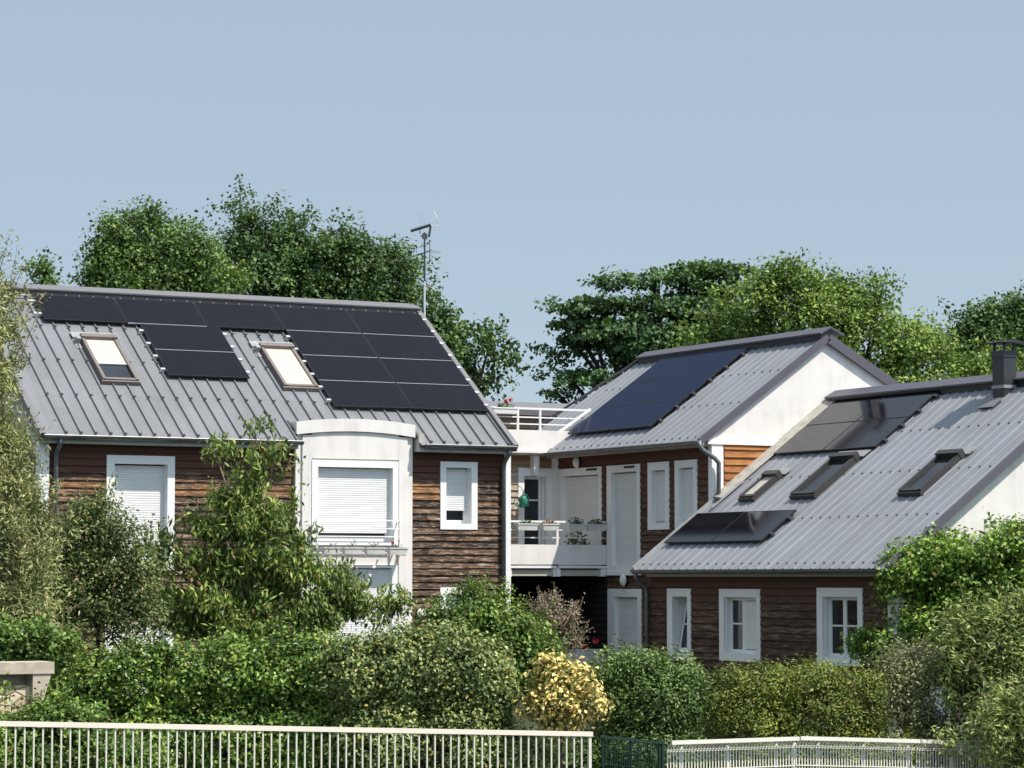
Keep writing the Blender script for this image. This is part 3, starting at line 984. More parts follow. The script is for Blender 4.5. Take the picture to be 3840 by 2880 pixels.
w = MB(); w.box((37.2, 39.2, -1.36), (37.3, 47.4, 2.6)); w.box((28.62, 47.17, -1.0), (30.1, 47.4, 2.2)); w.build("rear_wall", M['darkwood'], CH)
rf = MB()
sheet(rf, PC, uC, vC, nC, -47.44, -39.0, zero, lambda u: LC, -47.161 - 2.95, 0.295, 0.040, 0.014, 0.019)
slab(rf, PC, uC, vC, nC, -47.44, -39.0, lambda u: 0.02, lambda u: LC, mi=2)
yc = [47.161 - 0.295 * k for k in range(28)]
screws(rf, PC, uC, vC, nC, [-y for y in yc], [0.12], 0.038)
screws(rf, PC, uC, vC, nC, [-y for y in yc if y < 47.0], [1.55, 2.98, 4.38], 0.038)
vCb = np.array([-math.cos(pC), 0, math.sin(pC)]); nCb = np.array([math.sin(pC), 0, math.cos(pC)])
PCb = np.array([37.73, 0, 2.262])
sheet(rf, PCb, uC, vCb, nCb, -47.44, -39.0, zero, lambda u: LC, -50, 0.295, 0.040, 0.014, 0.019)
slab(rf, PCb, uC, vCb, nCb, -47.44, -39.0, zero, lambda u: LC, mi=2)
roofC = rf.build("roof", [M['roofB'], M['screw'], M['under']], CH)
cap = MB()
cap.prism([(32.80, 38.98, 5.80), (33.08, 38.98, 5.955), (33.4, 38.98, 5.82), (33.4, 38.98, 5.78), (33.08, 38.98, 5.915), (32.81, 38.98, 5.765)], (0, 8.42, 0), 0)
cap.box((32.85, 39.02, 5.6), (32.89, 47.4, 5.79), 1)
cap.build("ridge_cap", [M['trimB'], M['black']], roofC)
vg = MB()
vg.obox(PC + uC * -39.03 + nC * -0.09, uC * 0.07, vC * LC, nC * 0.135)
vg.obox(PCb + uC * -39.03 + nCb * -0.12, uC * 0.07, vCb * LC, nCb * 0.175)
vg.build("verge_trim", M['trimB'], roofC)
af = MB()
q0, q1 = (30.16 - 28.25) / math.cos(pC), LC - 0.12
a = PC + uC * -47.445 + vC * q0; b_ = PC + uC * -47.445 + vC * q1
af.prism([a + np.array([0, -0.36, 0]) + nC * 0.045, a + nC * 0.10, a + nC * 0.0], b_ - a)
af.build("abutment_flashing", M['verge'], roofC)
af = MB()
af.obox(PC + uC * -47.45 + nC * -0.06, uC * 0.07, vC * (q0 + 0.02), nC * 0.125)
af.obox(PC + uC * -47.10 + vC * (q0 - 0.35) + nC * 0.04, uC * 0.06, vC * 0.95, nC * 0.02)
af.build("verge_flashing", M['flash'], roofC)
e = MB()
e.box((28.40, 39.15, 2.13), (28.44, 47.2, 2.235)); e.box((28.44, 39.15, 2.13), (28.60, 47.2, 2.15))
e.build("fascia_board", M['fasciaB'], CH)
gutter_y(28.265, 2.255, 39.1, 47.45, CH)
MB().tube([(28.27, 47.36, 2.2), (28.27, 47.36, 2.12), (28.33, 47.37, 2.04), (28.50, 47.38, 1.93), (28.53, 47.38, 1.8), (28.53, 47.38, -0.3)], 0.042, 10).build("downpipe", M['pipe'], CH, smooth=True)
w1 = window(CH, fcx, opC[0], (45.927, 46.466, 0.65, 1.745), d=-0.28, rail=1.23)
# the narrow window is tilted open: its sash leans into the room
ts = MB()
for a_ in (45.965, 46.375):
    ts.obox((28.67, a_, 0.70), (0.0, 0.05, 0), (0.035, 0, 0), (0.19, 0, 1.0))
ts.obox((28.855, 46.015, 1.66), (0, 0.36, 0), (0.035, 0, 0), (0.008, 0, 0.05)); ts.obox((28.67, 46.015, 0.70), (0, 0.36, 0), (0.035, 0, 0), (0.01, 0, 0.06)); ts.obox((28.765, 46.015, 1.2), (0, 0.36, 0), (0.03, 0, 0), (0.005, 0, 0.03))
ts.build("tilted_sash", M['pvc'], w1)
ts = MB(); ts.obox((28.69, 46.016, 0.76), (0, 0.358, 0), (0.006, 0, 0), (0.171, 0, 0.90)); ts.build("pane", M['glass'], w1)
w2 = window(CH, fcx, opC[1], (43.507, 44.628, 0.70, 1.746), mid=44.14, rail=1.25, d=-0.05)
window(CH, fcx, opC[2], (40.306, 41.374, 0.70, 1.772), mid=40.88, rail=1.26, d=-0.05, sill=True)
MB().box((28.675, 43.59, 0.785), (28.699, 44.07, 1.67)).build("curtain", M['curtain'], w2)
# flue
c0 = np.array([32.57, 41.24])
ch = MB()
ch.box((32.57, 41.24, 5.2), (32.86, 41.58, 6.20))
ch.box((32.555, 41.225, 6.20), (32.875, 41.595, 6.32))
ch.box((32.558, 41.228, 5.62), (32.872, 41.592, 5.68), 1)
for x in (32.60, 32.83):
    for y in (41.27, 41.55): ch.box((x - 0.02, y - 0.02, 6.32), (x + 0.02, y + 0.02, 6.46))
ch.prism([(32.44, 41.10, 6.46), (32.99, 41.10, 6.46), (32.99, 41.10, 6.475), (32.715, 41.10, 6.52), (32.44, 41.10, 6.475)], (0, 0.62, 0))
ch.build("chimney", [M['chim'], M['flash']], roofC)
cf = MB()
s_ = (32.50 - 28.25) / math.cos(pC)
cf.obox(PC + uC * -41.68 + vC * (s_ - 0.26) + nC * 0.04, uC * 0.50, vC * 0.30, nC * 0.012)
cf.build("chimney_apron", M['trim'], roofC)
def sC(x): return (x - 28.25) / math.cos(pC)
# roof windows: u runs towards the camera (-Y)
roof_window(CH, PC, uC, vC, nC, -46.36, -45.86, sC(30.10), sC(30.72), M['greyframe'], blind=1.0, tall=0.12, motor=False)
roof_window(CH, PC, uC, vC, nC, -44.56, -43.76, sC(30.10), sC(31.10), M['greyframe'], blind=0.0, tall=0.13, motor=False)
roof_window(CH, PC, uC, vC, nC, -41.03, -40.36, sC(30.05), sC(30.98), M['greyframe'], blind=0.0, tall=0.13, motor=False)

KS = 1.0
# ------------------------------------------------------------------ solar panels
def panel_proto(name, glass, clampmat):
    t = thing(name, "x", "solar panel", (0, 0, 0))
    PW, PH = 1.728, 0.980
    f = MB()
    f.box((0, 0, -0.03), (0.012, PH, 0.005)); f.box((PW - 0.012, 0, -0.03), (PW, PH, 0.005))
    f.box((0.012, 0, -0.03), (PW - 0.012, 0.012, 0.005)); f.box((0.012, PH - 0.012, -0.03), (PW - 0.012, PH, 0.005))
    f.box((0.012, 0.012, -0.028), (PW - 0.012, PH - 0.012, -0.004))
    f.build("frame", M['panelframe'], t, local=True)
    c = MB(); c.box((0.0125, 0.0125, -0.003), (PW - 0.0125, PH - 0.0125, 0.003))
    c.build("glass", glass, t, local=True)
    r = MB()
    for y in (0.24, 0.74):
        r.box((0.03, y - 0.02, -0.07), (PW - 0.03, y + 0.02, -0.031))
    r.build("mounting_rail", clampmat, t, local=True)
    return t


def clamps(t, side, mat, big=False):
    PW = 1.728
    for y in (0.24, 0.74):
        x0, x1 = (-0.085, -0.002) if side < 0 else (PW + 0.002, PW + 0.085)
        if big and side < 0: x0 = -0.16
        MB().box((x0, y - 0.03, -0.075), (x1, y + 0.03, 0.0)).build("end_clamp", mat, t, local=True)


def place(t, P, u, v, n, k=1.0):
    u, v, n = u * k, v * k, n * k
    R = Matrix(((u[0], v[0], n[0], P[0]), (u[1], v[1], n[1], P[1]), (u[2], v[2], n[2], P[2]), (0, 0, 0, 1)))
    t.matrix_world = R


ORD = ["leftmost", "second from the left", "third from the left", "fourth from the left", "rightmost"]
protoA = panel_proto("solar_panel", M['solarA'], M['alu'])
usedA = False
def panelA(x, s, label, left=False, right=False, big=False, gap=False):
    """x = left edge, s = distance of the top edge below the top row"""
    global usedA
    t = protoA if not usedA else copy_tree(protoA)
    usedA = True
    t["label"] = label; t["group"] = "black solar panels on the left house roof"
    P = np.array([x, 54.137, 7.788]) - vA * (s + 0.980) + nA * 0.035
    place(t, P, uA, vA, nA)
    t2 = t
    return t, left, right, big, gap
made = []
for i in range(5):
    made.append(panelA(18.136 + 1.745 * i, 0, "%s of the five solar panels directly under the left house ridge" % ORD[i], left=(i == 0), right=(i == 4), big=True, gap=i in (1, 3, 4)))
rown = ["second", "third", "bottom"]
for j in range(1, 4):
    for i in (3, 4):
        made.append(panelA(18.136 + 1.745 * i, 0.997 * j, "%s solar panel, %s row of the big block on the left house" % ("left" if i == 3 else "right", rown[j - 1]), left=(i == 3), right=(i == 4), gap=j < 3))
made.append(panelA(20.136, 0.997 + 0.02, "upper solar panel of the pair hanging between the two roof windows", True, True, gap=True))
made.append(panelA(20.136, 2 * 0.997 + 0.02, "lower solar panel of the pair hanging between the two roof windows", True, True))
for t, l, r, big, gap in made:
    if l: clamps(t, -1, M['alu'], big)
    if r: clamps(t, 1, M['alu'])
    if gap: MB().box((0.01, -0.0125, -0.02), (1.718, -0.0045, 0.0045)).build("seam_strip", M['alu'], t, local=True)

protoB = panel_proto("solar_panel", M['solarB'], M['trimdark'])
usedB = False
def panelB(P0, v, n, y, s, label, group, right=False, k=1.0):
    global usedB, usedC
    if k == 1.0:
        t = protoB if not usedB else copy_tree(protoB)
        usedB = True
    else:
        t = protoC if not usedC else copy_tree(protoC)
        usedC = True
    t["label"] = label; t["group"] = group
    P = np.array([P0[0], y, P0[2]]) - v * (s + 0.980) + n * 0.03
    place(t, DATUM + (P - DATUM) * k, uB, v, n, k)
    return t, right
protoC = panel_proto("solar_panel", M['solarC'], M['trimdark'])
usedC = False
made = []
rows3 = ["top", "middle", "bottom"]
for j in range(3):
    for i in range(2):
        made.append(panelB((32.26, 0, 6.935), vB, nB, 52.835 - 1.745 * i, 0.997 * j, "%s row %s solar panel on the middle house roof" % (rows3[j], ["far left", "near right"][i]), "blue black solar panels on the middle house roof", i == 1))
for j in range(2):
    for i in range(2):
        made.append(panelB((32.925, 0, 5.746), vC, nC, 47.051 - 1.745 * i, 0.997 * j, "%s %s solar panel of the block of four below the right house ridge" % (["upper", "lower"][j], ["left", "right"][i]), "solar panels on the right house roof", i == 1, 0.987))
for i in range(2):
    made.append(panelB((32.925, 0, 5.746), vC, nC, 47.262 - 1.745 * i, 4.039, "%s solar panel of the low pair above the right house gutter" % ["left", "right"][i], "solar panels on the right house roof", i == 1, 0.987))
for t, r in made:
    if r: clamps(t, 1, M['trimdark'])

# ------------------------------------------------------------------ vegetation
def lobe(vx, vy, rx, ry, d, rd=None):
    """an ellipsoid of foliage: centre in the world, half sizes across, up and along the view in metres"""
    k = 3840.0 / 2212.0 * d / FPX
    return (spot(vx, vy, d), rx * k, ry * k, (rd if rd else 0.75 * (rx + ry) * 0.5 * k * 1.2))


def unit(a):
    return a / (np.linalg.norm(a, axis=-1, keepdims=True) + 1e-9)


def leaves_mesh(name, P, A, Nn, L, W, mat, parent, fold=0.18):
    """one mesh of many folded leaves: P centre, A axis, Nn face normal, L length, W width"""
    n = len(P)
    S = unit(np.cross(Nn, A))
    L = L[:, None]; W = W[:, None]
    base = P - A * L * 0.5
    tip = P + A * L * 0.5
    le = P - A * L * 0.06 + S * W * 0.5 + Nn * W * fold
    ri = P - A * L * 0.06 - S * W * 0.5 + Nn * W * fold
    V = np.stack([base, ri, tip, le], 1).reshape(-1, 3)
    o = ORG.get(parent.name, np.zeros(3)) if parent is not None else np.zeros(3)
    V = (V - o).astype(np.float32)
    b = np.arange(n, dtype=np.int32)[:, None] * 4
    loops = (b + np.array([[0, 1, 2, 0, 2, 3]], dtype=np.int32)).reshape(-1)
    me = bpy.data.meshes.new(name)
    me.vertices.add(4 * n); me.vertices.foreach_set("co", V.reshape(-1))
    me.loops.add(6 * n); me.loops.foreach_set("vertex_index", loops)
    me.polygons.add(2 * n); me.polygons.foreach_set("loop_start", np.arange(2 * n, dtype=np.int32) * 3)
    me.polygons.foreach_set("loop_total", np.full(2 * n, 3, dtype=np.int32))
    me.update(calc_edges=True)
    me.validate()
    me.materials.append(mat)
    ob = bpy.data.objects.new(name, me)
    C.objects.link(ob)
    ob.parent = parent
    return ob


LM = {
    'oak': leafmat("mid_green_leaf", (0.018, 0.040, 0.011), (0.042, 0.080, 0.020), (0.10, 0.14, 0.035), 0.42, 0.25, clump=0.5),
    'dark': leafmat("dark_green_leaf", (0.012, 0.030, 0.012), (0.028, 0.060, 0.018), (0.07, 0.11, 0.030), 0.40, 0.22, clump=0.5),
    'maple': leafmat("maple_leaf", (0.016, 0.036, 0.016), (0.032, 0.068, 0.026), (0.065, 0.11, 0.035), 0.45, 0.2, clump=0.4),
    'lime': leafmat("yellow_green_leaf", (0.024, 0.050, 0.012), (0.060, 0.102, 0.021), (0.165, 0.21, 0.042), 0.40, 0.28, clump=0.6),
    'willow': leafmat("olive_willow_leaf", (0.055, 0.066, 0.026), (0.125, 0.142, 0.055), (0.235, 0.24, 0.10), 0.45, 0.22, odd=(0.30, 0.24, 0.12), clump=0.8),
    'cherry': leafmat("small_green_leaf", (0.020, 0.035, 0.015), (0.055, 0.080, 0.025), (0.13, 0.15, 0.05), 0.40, 0.2, odd=(0.16, 0.07, 0.05), oddp=0.05),
    'peach': leafmat("peach_leaf", (0.020, 0.038, 0.009), (0.054, 0.088, 0.018), (0.16, 0.195, 0.042), 0.32, 0.2, odd=(0.24, 0.15, 0.06), oddp=0.05),
    'laurel': leafmat("glossy_hedge_leaf", (0.022, 0.046, 0.011), (0.060, 0.105, 0.018), (0.16, 0.215, 0.040), 0.25, 0.15, odd=(0.24, 0.24, 0.05), oddp=0.04),
    'pale': leafmat("pale_hedge_leaf", (0.030, 0.050, 0.016), (0.075, 0.105, 0.032), (0.19, 0.215, 0.075), 0.28, 0.15, odd=(0.36, 0.31, 0.07), oddp=0.08),
    'shrub': leafmat("fresh_shrub_leaf", (0.025, 0.050, 0.012), (0.055, 0.100, 0.020), (0.14, 0.19, 0.04), 0.35, 0.22, odd=(0.22, 0.13, 0.04), oddp=0.03),
    'gold': leafmat("golden_leaf", (0.20, 0.15, 0.035), (0.35, 0.27, 0.085), (0.36, 0.29, 0.11), 0.35, 0.05, odd=(0.10, 0.13, 0.03), oddp=0.2),
    'deep': leafmat("deep_green_leaf", (0.020, 0.040, 0.010), (0.050, 0.084, 0.020), (0.115, 0.155, 0.042), 0.32, 0.15, clump=1.0),
    'olive': leafmat("yellow_olive_leaf", (0.026, 0.042, 0.008), (0.064, 0.086, 0.014), (0.15, 0.17, 0.028), 0.35, 0.2, odd=(0.24, 0.17, 0.04), oddp=0.06),
    'grey': leafmat("grey_green_leaf", (0.050, 0.060, 0.024), (0.120, 0.132, 0.056), (0.22, 0.22, 0.10), 0.38, 0.15, odd=(0.30, 0.27, 0.2), oddp=0.06),
    'feather': leafmat("soft_green_leaf", (0.038, 0.060, 0.015), (0.098, 0.130, 0.034), (0.19, 0.215, 0.068), 0.38, 0.2, odd=(0.28, 0.28, 0.14), oddp=0.05),
    'ivy': leafmat("ivy_leaf", (0.022, 0.048, 0.010), (0.060, 0.110, 0.016), (0.15, 0.21, 0.035), 0.32, 0.2, odd=(0.32, 0.26, 0.05), oddp=0.03),
    'dry': leafmat("dry_leaf", (0.060, 0.050, 0.035), (0.12, 0.10, 0.07), (0.20, 0.17, 0.12), 0.6, 0.1),
}


LMX = LM

# ------------------------------------------------------------------ small things on the houses
def lamp_wall(mp, a, z, label, oval=1.0):
    p = mp(a, 0, z)
    t = thing("wall_lamp", label, "wall lamp", p)
    ax = 1 if mp(0, 1, 0)[1] != mp(0, 0, 0)[1] else 0
    r = 0.10
    MB().lathe([(r * 1.02, 0.02), (r * 1.02, 0.075)], p, 20, axis=ax).build("lamp_base", M['black'], t)
    o = MB().lathe([(r, 0.0)] + [(r * math.cos(q), 0.09 * math.sin(q)) for q in np.linspace(0.05, 1.5, 8)], (0, 0, 0), 24, axis=ax)
    o.v = [(p[0] + x - (0.076 if ax == 0 else 0), p[1] + y - (0.076 if ax == 1 else 0), p[2] + z_ * oval) for x, y, z_ in o.v]
    o.build("lamp_shade", M['lamp'], t, smooth=True)
    return t
lamp_wall(fa, 24.99, 1.40, "round white globe lamp on the dark boards beside the lower small window")
lamp_wall(fbx, 52.16, 4.58, "small oval lamp under the eaves above the balcony shutter", 1.25)
lamp_wall(fbx, 50.20, 2.06, "oval white lamp on the wall above the garden door", 1.35)

# watering can hanging by the balcony window
wc = thing("watering_can", "green watering can hanging in front of the pale boards beside the balcony window", "watering can", (28.85, 53.05, 3.75))
o = MB().lathe([(0.085, -0.12), (0.105, -0.10), (0.095, 0.09), (0.075, 0.115)], (0, 0, 0), 20)
Rm = Matrix.Rotation(-0.35, 3, 'Y')
def tilt(mb, c=(28.85, 53.05, 3.75)):
    mb.v = [tuple(np.array(c) + np.array(Rm @ Vector(v))) for v in mb.v]
    return mb
tilt(o).build("body", M['green'], wc, smooth=True)
tilt(MB().tube([(-0.09, 0, -0.07), (-0.18, 0, -0.02), (-0.25, 0, 0.06)], [0.028, 0.02, 0.016], 8)).build("spout", M['green'], wc, smooth=True)
tilt(MB().tube([(0.10, 0, -0.05), (0.15, 0, 0.02), (0.13, 0, 0.10), (0.06, 0, 0.15), (-0.03, 0, 0.12)], 0.011, 6)).build("handle", M['green'], wc, smooth=True)
MB().tube([(28.87, 53.05, 3.88), (28.88, 53.2, 4.05), (28.88, 53.33, 4.10)], 0.006, 5).build("hook", M['black'], wc)


def sprays(name, c, size, n, L, W, mat, parent, seed, droop=0.2, stems=None):
    """a small potted plant: leaves over a low mound, on a few stems"""
    rg = np.random.default_rng(seed)
    q = unit(rg.normal(size=(n, 3)))
    q[:, 2] = np.abs(q[:, 2])
    P = np.array(c) + q * np.array(size) * rg.uniform(0.35, 1.0, (n, 1))
    Nn = unit(q * 0.6 + UP * 0.4 + rg.normal(size=(n, 3)) * 0.6)
    A = rg.normal(size=(n, 3)) + q * 0.6 - UP * droop
    A = unit(A - Nn * np.sum(A * Nn, 1, keepdims=True))
    leaves_mesh(name, P, A, Nn, L * rg.uniform(0.7, 1.3, n), W * rg.uniform(0.7, 1.3, n), mat, parent)
    if stems:
        k = MB()
        for p in P[:stems]:
            k.tube([np.array(c) - UP * 0.04, (np.array(c) + p) / 2 + UP * 0.01, p], 0.004, 4)
        k.build("stems", M['twig'], parent)


def blossom(c, r, mat, parent, seed):
    rg = np.random.default_rng(seed)
    q = unit(rg.normal(size=(26, 3)))
    P = np.array(c) + q * r * 0.7
    A = unit(rg.normal(size=(26, 3)))
    A = unit(A - q * np.sum(A * q, 1, keepdims=True))
    leaves_mesh("flower", P, A, q, np.full(26, r * 0.95), np.full(26, r * 0.8), mat, parent)


def window_box(label, x0, x1, y0, y1, z0, z1, mat, group=None):
    t = thing("window_box", label, "planter", ((x0 + x1) / 2, (y0 + y1) / 2, z0), group)
    b = MB(); i = 0.018
    lo = [(x0 + i, y0 + i, z0), (x1 - i, y0 + i, z0), (x1 - i, y1 - i, z0), (x0 + i, y1 - i, z0)]
    hi = [(x0, y0, z1), (x1, y0, z1), (x1, y1, z1), (x0, y1, z1)]
    b.add(lo + hi, [(0, 3, 2, 1), (0, 1, 5, 4), (1, 2, 6, 5), (2, 3, 7, 6), (3, 0, 4, 7)])
    b.box((x0 - 0.008, y0 - 0.008, z1 - 0.02), (x1 + 0.008, y0 + 0.008, z1 + 0.004)); b.box((x0 - 0.008, y1 - 0.008, z1 - 0.02), (x1 + 0.008, y1 + 0.008, z1 + 0.004))
    b.build("trough", mat, t)
    MB().box((x0 + 0.009, y0 + 0.009, z1 - 0.03), (x1 - 0.009, y1 - 0.009, z1 - 0.022)).build("soil", M['soil'], t)
    return t

bx = [("leftmost trough with bare stems on the white bay's window shelf", 22.68, 23.04), ("second trough from the left on the bay shelf, dry stems", 23.12, 23.52), ("third trough from the left on the bay shelf, thin sprigs", 23.60, 24.01), ("rightmost trough on the bay shelf, with a red flower", 24.10, 24.50)]
for k, (lb, x0, x1) in enumerate(bx):
    t = window_box(lb, x0, x1, 49.83, 49.98, 2.568, 2.70, M['planter'], "troughs on the bay window shelf")
    sprays("foliage", ((x0 + x1) / 2, 49.905, 2.70), (0.17, 0.06, 0.13 if k != 1 else 0.22), 22, 0.045, 0.02, M['dkleaf'], t, 300 + k, stems=9)
    if k == 3:
        blossom((24.19, 49.89, 2.80), 0.035, M['red'], t, 1)
        blossom((24.33, 49.90, 2.83), 0.022, M['red'], t, 2)

bl_ = [("left grey trough with thin plants hung on the white balcony rail", 27.50, 27.98, 'dkleaf', 0.10), ("grey trough with red leaved plants hung on the balcony rail", 28.10, 28.48, 'rdleaf', 0.11), ("shaded trough with big dark leaves hung at the right of the balcony rail", 28.70, 29.15, 'dkleaf', 0.17), ("rightmost shaded trough with a tall dark plant on the balcony rail", 29.18, 29.62, 'dkleaf', 0.14)]
for k, (lb, x0, x1, lf, hh) in enumerate(bl_):
    t = window_box(lb, x0, x1, 50.80, 50.955, 3.09, 3.225, M['planterw'] if k < 2 else M['planter'], "troughs hung on the balcony rail")
    sprays("foliage", ((x0 + x1) / 2, 50.88, 3.22), (0.22, 0.08, hh), 90 if k > 1 else 60, 0.06, 0.04, M[lf], t, 320 + k, stems=8)
    MB().tube([((x0 + x1) / 2, 50.955, 3.2), ((x0 + x1) / 2, 50.97, 3.29), ((x0 + x1) / 2, 51.0, 3.302)], 0.008, 5).build("hook", M['alu'], t)
t = thing("potted_plant", "leggy dark potted plant standing behind the balcony rail", "potted plant", (29.2, 51.35, 2.41))
MB().lathe([(0.10, 0), (0.14, 0.24), (0.15, 0.25), (0.15, 0.28)], (29.2, 51.35, 2.405), 18).build("pot", M['planter'], t)
sprays("foliage", (29.2, 51.35, 2.72), (0.34, 0.2, 0.42), 150, 0.10, 0.05, M['dkleaf'], t, 340, 0.6, stems=26)
t = window_box("white trough with a red geranium on the terrace railing", 28.02, 28.62, 52.86, 53.01, 5.63, 5.755, M['pvc'])
sprays("foliage", (28.32, 52.94, 5.75), (0.27, 0.08, 0.14), 90, 0.05, 0.04, LMX['shrub'], t, 350, stems=8)
blossom((28.36, 52.92, 5.90), 0.055, M['red'], t, 5); blossom((28.47, 52.93, 5.93), 0.05, M['red'], t, 6)
t = window_box("white trough with red and orange flowers on the low wall of the loggia", 28.2, 29.35, 50.46, 50.62, 0.50, 0.63, M['pvc'])
sprays("foliage", (28.8, 50.54, 0.63), (0.5, 0.07, 0.13), 110, 0.05, 0.035, LMX['shrub'], t, 360, stems=8)
blossom((29.17, 50.5, 0.80), 0.085, M['red'], t, 7); blossom((28.85, 50.48, 0.70), 0.06, M['orangep'], t, 8); blossom((28.5, 50.47, 0.60), 0.05, M['orangep'], t, 9); blossom((28.95, 50.47, 0.66), 0.045, M['orangep'], t, 10)
t = thing("low_wall", "low white wall closing the loggia under the balcony", "wall", (28.4, 50.6, -0.3))
MB().box((27.1, 50.48, -0.3), (29.7, 50.66, 0.498)).build("wall_face", M['render'], t)

# television aerial at the gable end of the long house
at = thing("tv_aerial", "television aerial on a tall mast at the right end of the long house ridge", "aerial", (27.13, 54.4, 4.0))
a0 = np.array([27.13, 54.4, 0.0])
def ap(px, py):      # survey sketch of the aerial: 585 units to the metre, mast at 410
    return a0 + RT * ((px - 410) / 585.0) + UP * (9.655 - (py - 420) / 585.0)
MB().tube([a0 + UP * 4.0, ap(410, 1480), ap(410, 1060)], 0.024, 8).build("lower_mast", M['alu'], at)
MB().tube([ap(411, 1060), ap(409, 430)], 0.020, 8).build("mast", M['trimdark'], at)
b = MB(); b.tube([a0 + UP * 5.2 + RT * -0.12, a0 + UP * 5.2], 0.02, 6); b.tube([a0 + UP * 6.2 + RT * -0.12, a0 + UP * 6.2], 0.02, 6); b.box(ap(395, 500) - 0.03, ap(425, 460) + 0.03)
b.build("bracket", M['trimdark'], at)
b = MB(); b.tube([ap(230, 412), ap(487, 333)], 0.036, 6)
b.tube([ap(345, 380), ap(350, 450)], 0.010, 5); b.tube([ap(355, 480), ap(435, 468)], 0.014, 5); b.tube([ap(487, 345), ap(463, 492)], 0.024, 6)
b.build("boom", M['trimdark'], at)
b = MB(); b.obox(ap(455, 165), RT * 0.022, FW * 0.004, ap(480, 255) - ap(455, 165))
for x0, y0, x1, y1 in ((335, 165, 375, 330), (395, 190, 410, 320), (525, 165, 610, 300), (575, 180, 610, 290), (610, 300, 580, 495), (565, 285, 545, 490), (490, 345, 610, 340), (500, 250, 600, 235)):
    b.tube([ap(x0, y0), ap(x1, y1)], 0.007, 4)
b.build("reflector", M['alu'], at)
b = MB(); b.tube([ap(340, 718), ap(470, 668)], 0.014, 6); b.tube([ap(475, 545), ap(475, 795)], 0.009, 5)
for y in (542, 798): b.box(ap(470, y + 6) - 0.012, ap(480, y - 6) + 0.012)
b.build("dipole", M['trimdark'], at)
b = MB()
for x0, y0, x1, y1 in ((470, 690, 560, 695), (480, 665, 600, 672), (560, 695, 620, 690), (130, 765, 340, 718)): b.tube([ap(x0, y0), ap(x1, y1)], 0.0055, 4)
b.tube([ap(345, 1110), ap(425, 1115), ap(500, 1140), ap(555, 1185)], 0.016, 6); b.tube([ap(550, 1185), ap(553, 1400)], 0.005, 4); b.tube([ap(568, 1185), ap(572, 1400)], 0.005, 4)
b.build("side_arm", M['pipe'], at)

# stone wall with concrete lintel at the left edge
st, snt, sbs = newmat("rubble_stone")
vo = N(snt, "ShaderNodeTexVoronoi"); vo.inputs["Scale"].default_value = 6.0
tc = N(snt, "ShaderNodeTexCoord"); mp_ = N(snt, "ShaderNodeMapping"); mp_.inputs["Scale"].default_value = (0.75, 0.75, 1.35)
snt.links.new(tc.outputs["Object"], mp_.inputs[0]); snt.links.new(mp_.outputs[0], vo.inputs["Vector"])
hs = N(snt, "ShaderNodeSeparateColor"); snt.links.new(vo.outputs["Color"], hs.inputs[0])
sr = ramp(snt, [(0.0, (0.36, 0.27, 0.17)), (0.5, (0.55, 0.43, 0.28)), (1.0, (0.66, 0.56, 0.40))])
snt.links.new(hs.outputs[0], sr.inputs[0])
vd = N(snt, "ShaderNodeTexVoronoi"); vd.feature = 'DISTANCE_TO_EDGE'; vd.inputs["Scale"].default_value = 6.0
snt.links.new(mp_.outputs[0], vd.inputs["Vector"])
jt = mth(snt, 'LESS_THAN', vd.outputs["Distance"], 0.045)
snt.links.new(mix(snt, jt, sr.outputs[0], (0.16, 0.13, 0.10)), sbs.inputs["Base Color"]); sbs.inputs["Roughness"].default_value = 0.95
sbp = N(snt, "ShaderNodeBump"); sbp.inputs["Strength"].default_value = 1.0; sbp.inputs["Distance"].default_value = 0.06
snt.links.new(mth(snt, 'MINIMUM', vd.outputs["Distance"], 0.12), sbp.inputs["Height"]); snt.links.new(sbp.outputs[0], sbs.inputs["Normal"])
t = thing("stone_wall", "rubble stone wall under a grey concrete beam at the left edge", "wall", (11.5, 36.2, -1.2))
MB().box((9.5, 36.1, -1.3), (12.19, 36.5, 0.68)).build("stonework", st, t)
bm_ = MB(); bm_.box((9.5, 35.98, 0.83), (12.43, 36.5, 0.985)); bm_.prism([(12.14, 36.0, 0.829), (12.40, 36.0, 0.829), (12.28, 36.0, 0.45), (12.14, 36.0, 0.45)], (0, 0.45, 0)); bm_.box((9.5, 36.32, 0.68), (12.19, 36.48, 0.829))
bm_.build("concrete_beam", M['conc'], t)

# railings along the front
t = thing("railing", "long cream white metal railing with vertical bars at the bottom left", "railing", (14.9, 33.0, -0.9))
zr = lambda x: 0.372 - (x - 10.72) * (0.372 - 0.03) / (18.99 - 10.72)
def sloped(mb, x0, x1, y0, y1, f, h0, h1):
    mb.prism([(x0, y0, f(x0) + h0), (x1, y0, f(x1) + h0), (x1, y0, f(x1) + h1), (x0, y0, f(x0) + h1)], (0, y1 - y0, 0))
    return mb
sloped(MB(), 9.0, 19.0, 32.97, 33.03, zr, -0.062, 0.0).build("top_rail", M['fence'], t)
sloped(MB(), 9.0, 19.0, 32.98, 33.02, zr, -0.96, -0.92).build("bottom_rail", M['fence'], t)
x = 9.05
proto = None
while x < 18.95:
    if proto is None:
        proto = MB().box((x - 0.0095, 32.99, zr(x) - 0.93), (x + 0.0095, 33.01, zr(x) - 0.061)).build("bar", M['bar'], t)
        x00 = x
    else:
        c = proto.copy(); C.objects.link(c); c.parent = t
        c.location = (x - x00, 0, zr(x) - zr(x00))
    x += 0.1165
for xp in (9.0, 18.965):
    MB().box((xp - 0.02, 32.985, -1.25), (xp + 0.02, 33.025, zr(xp) - 0.063)).build("post", M['bar'], t)

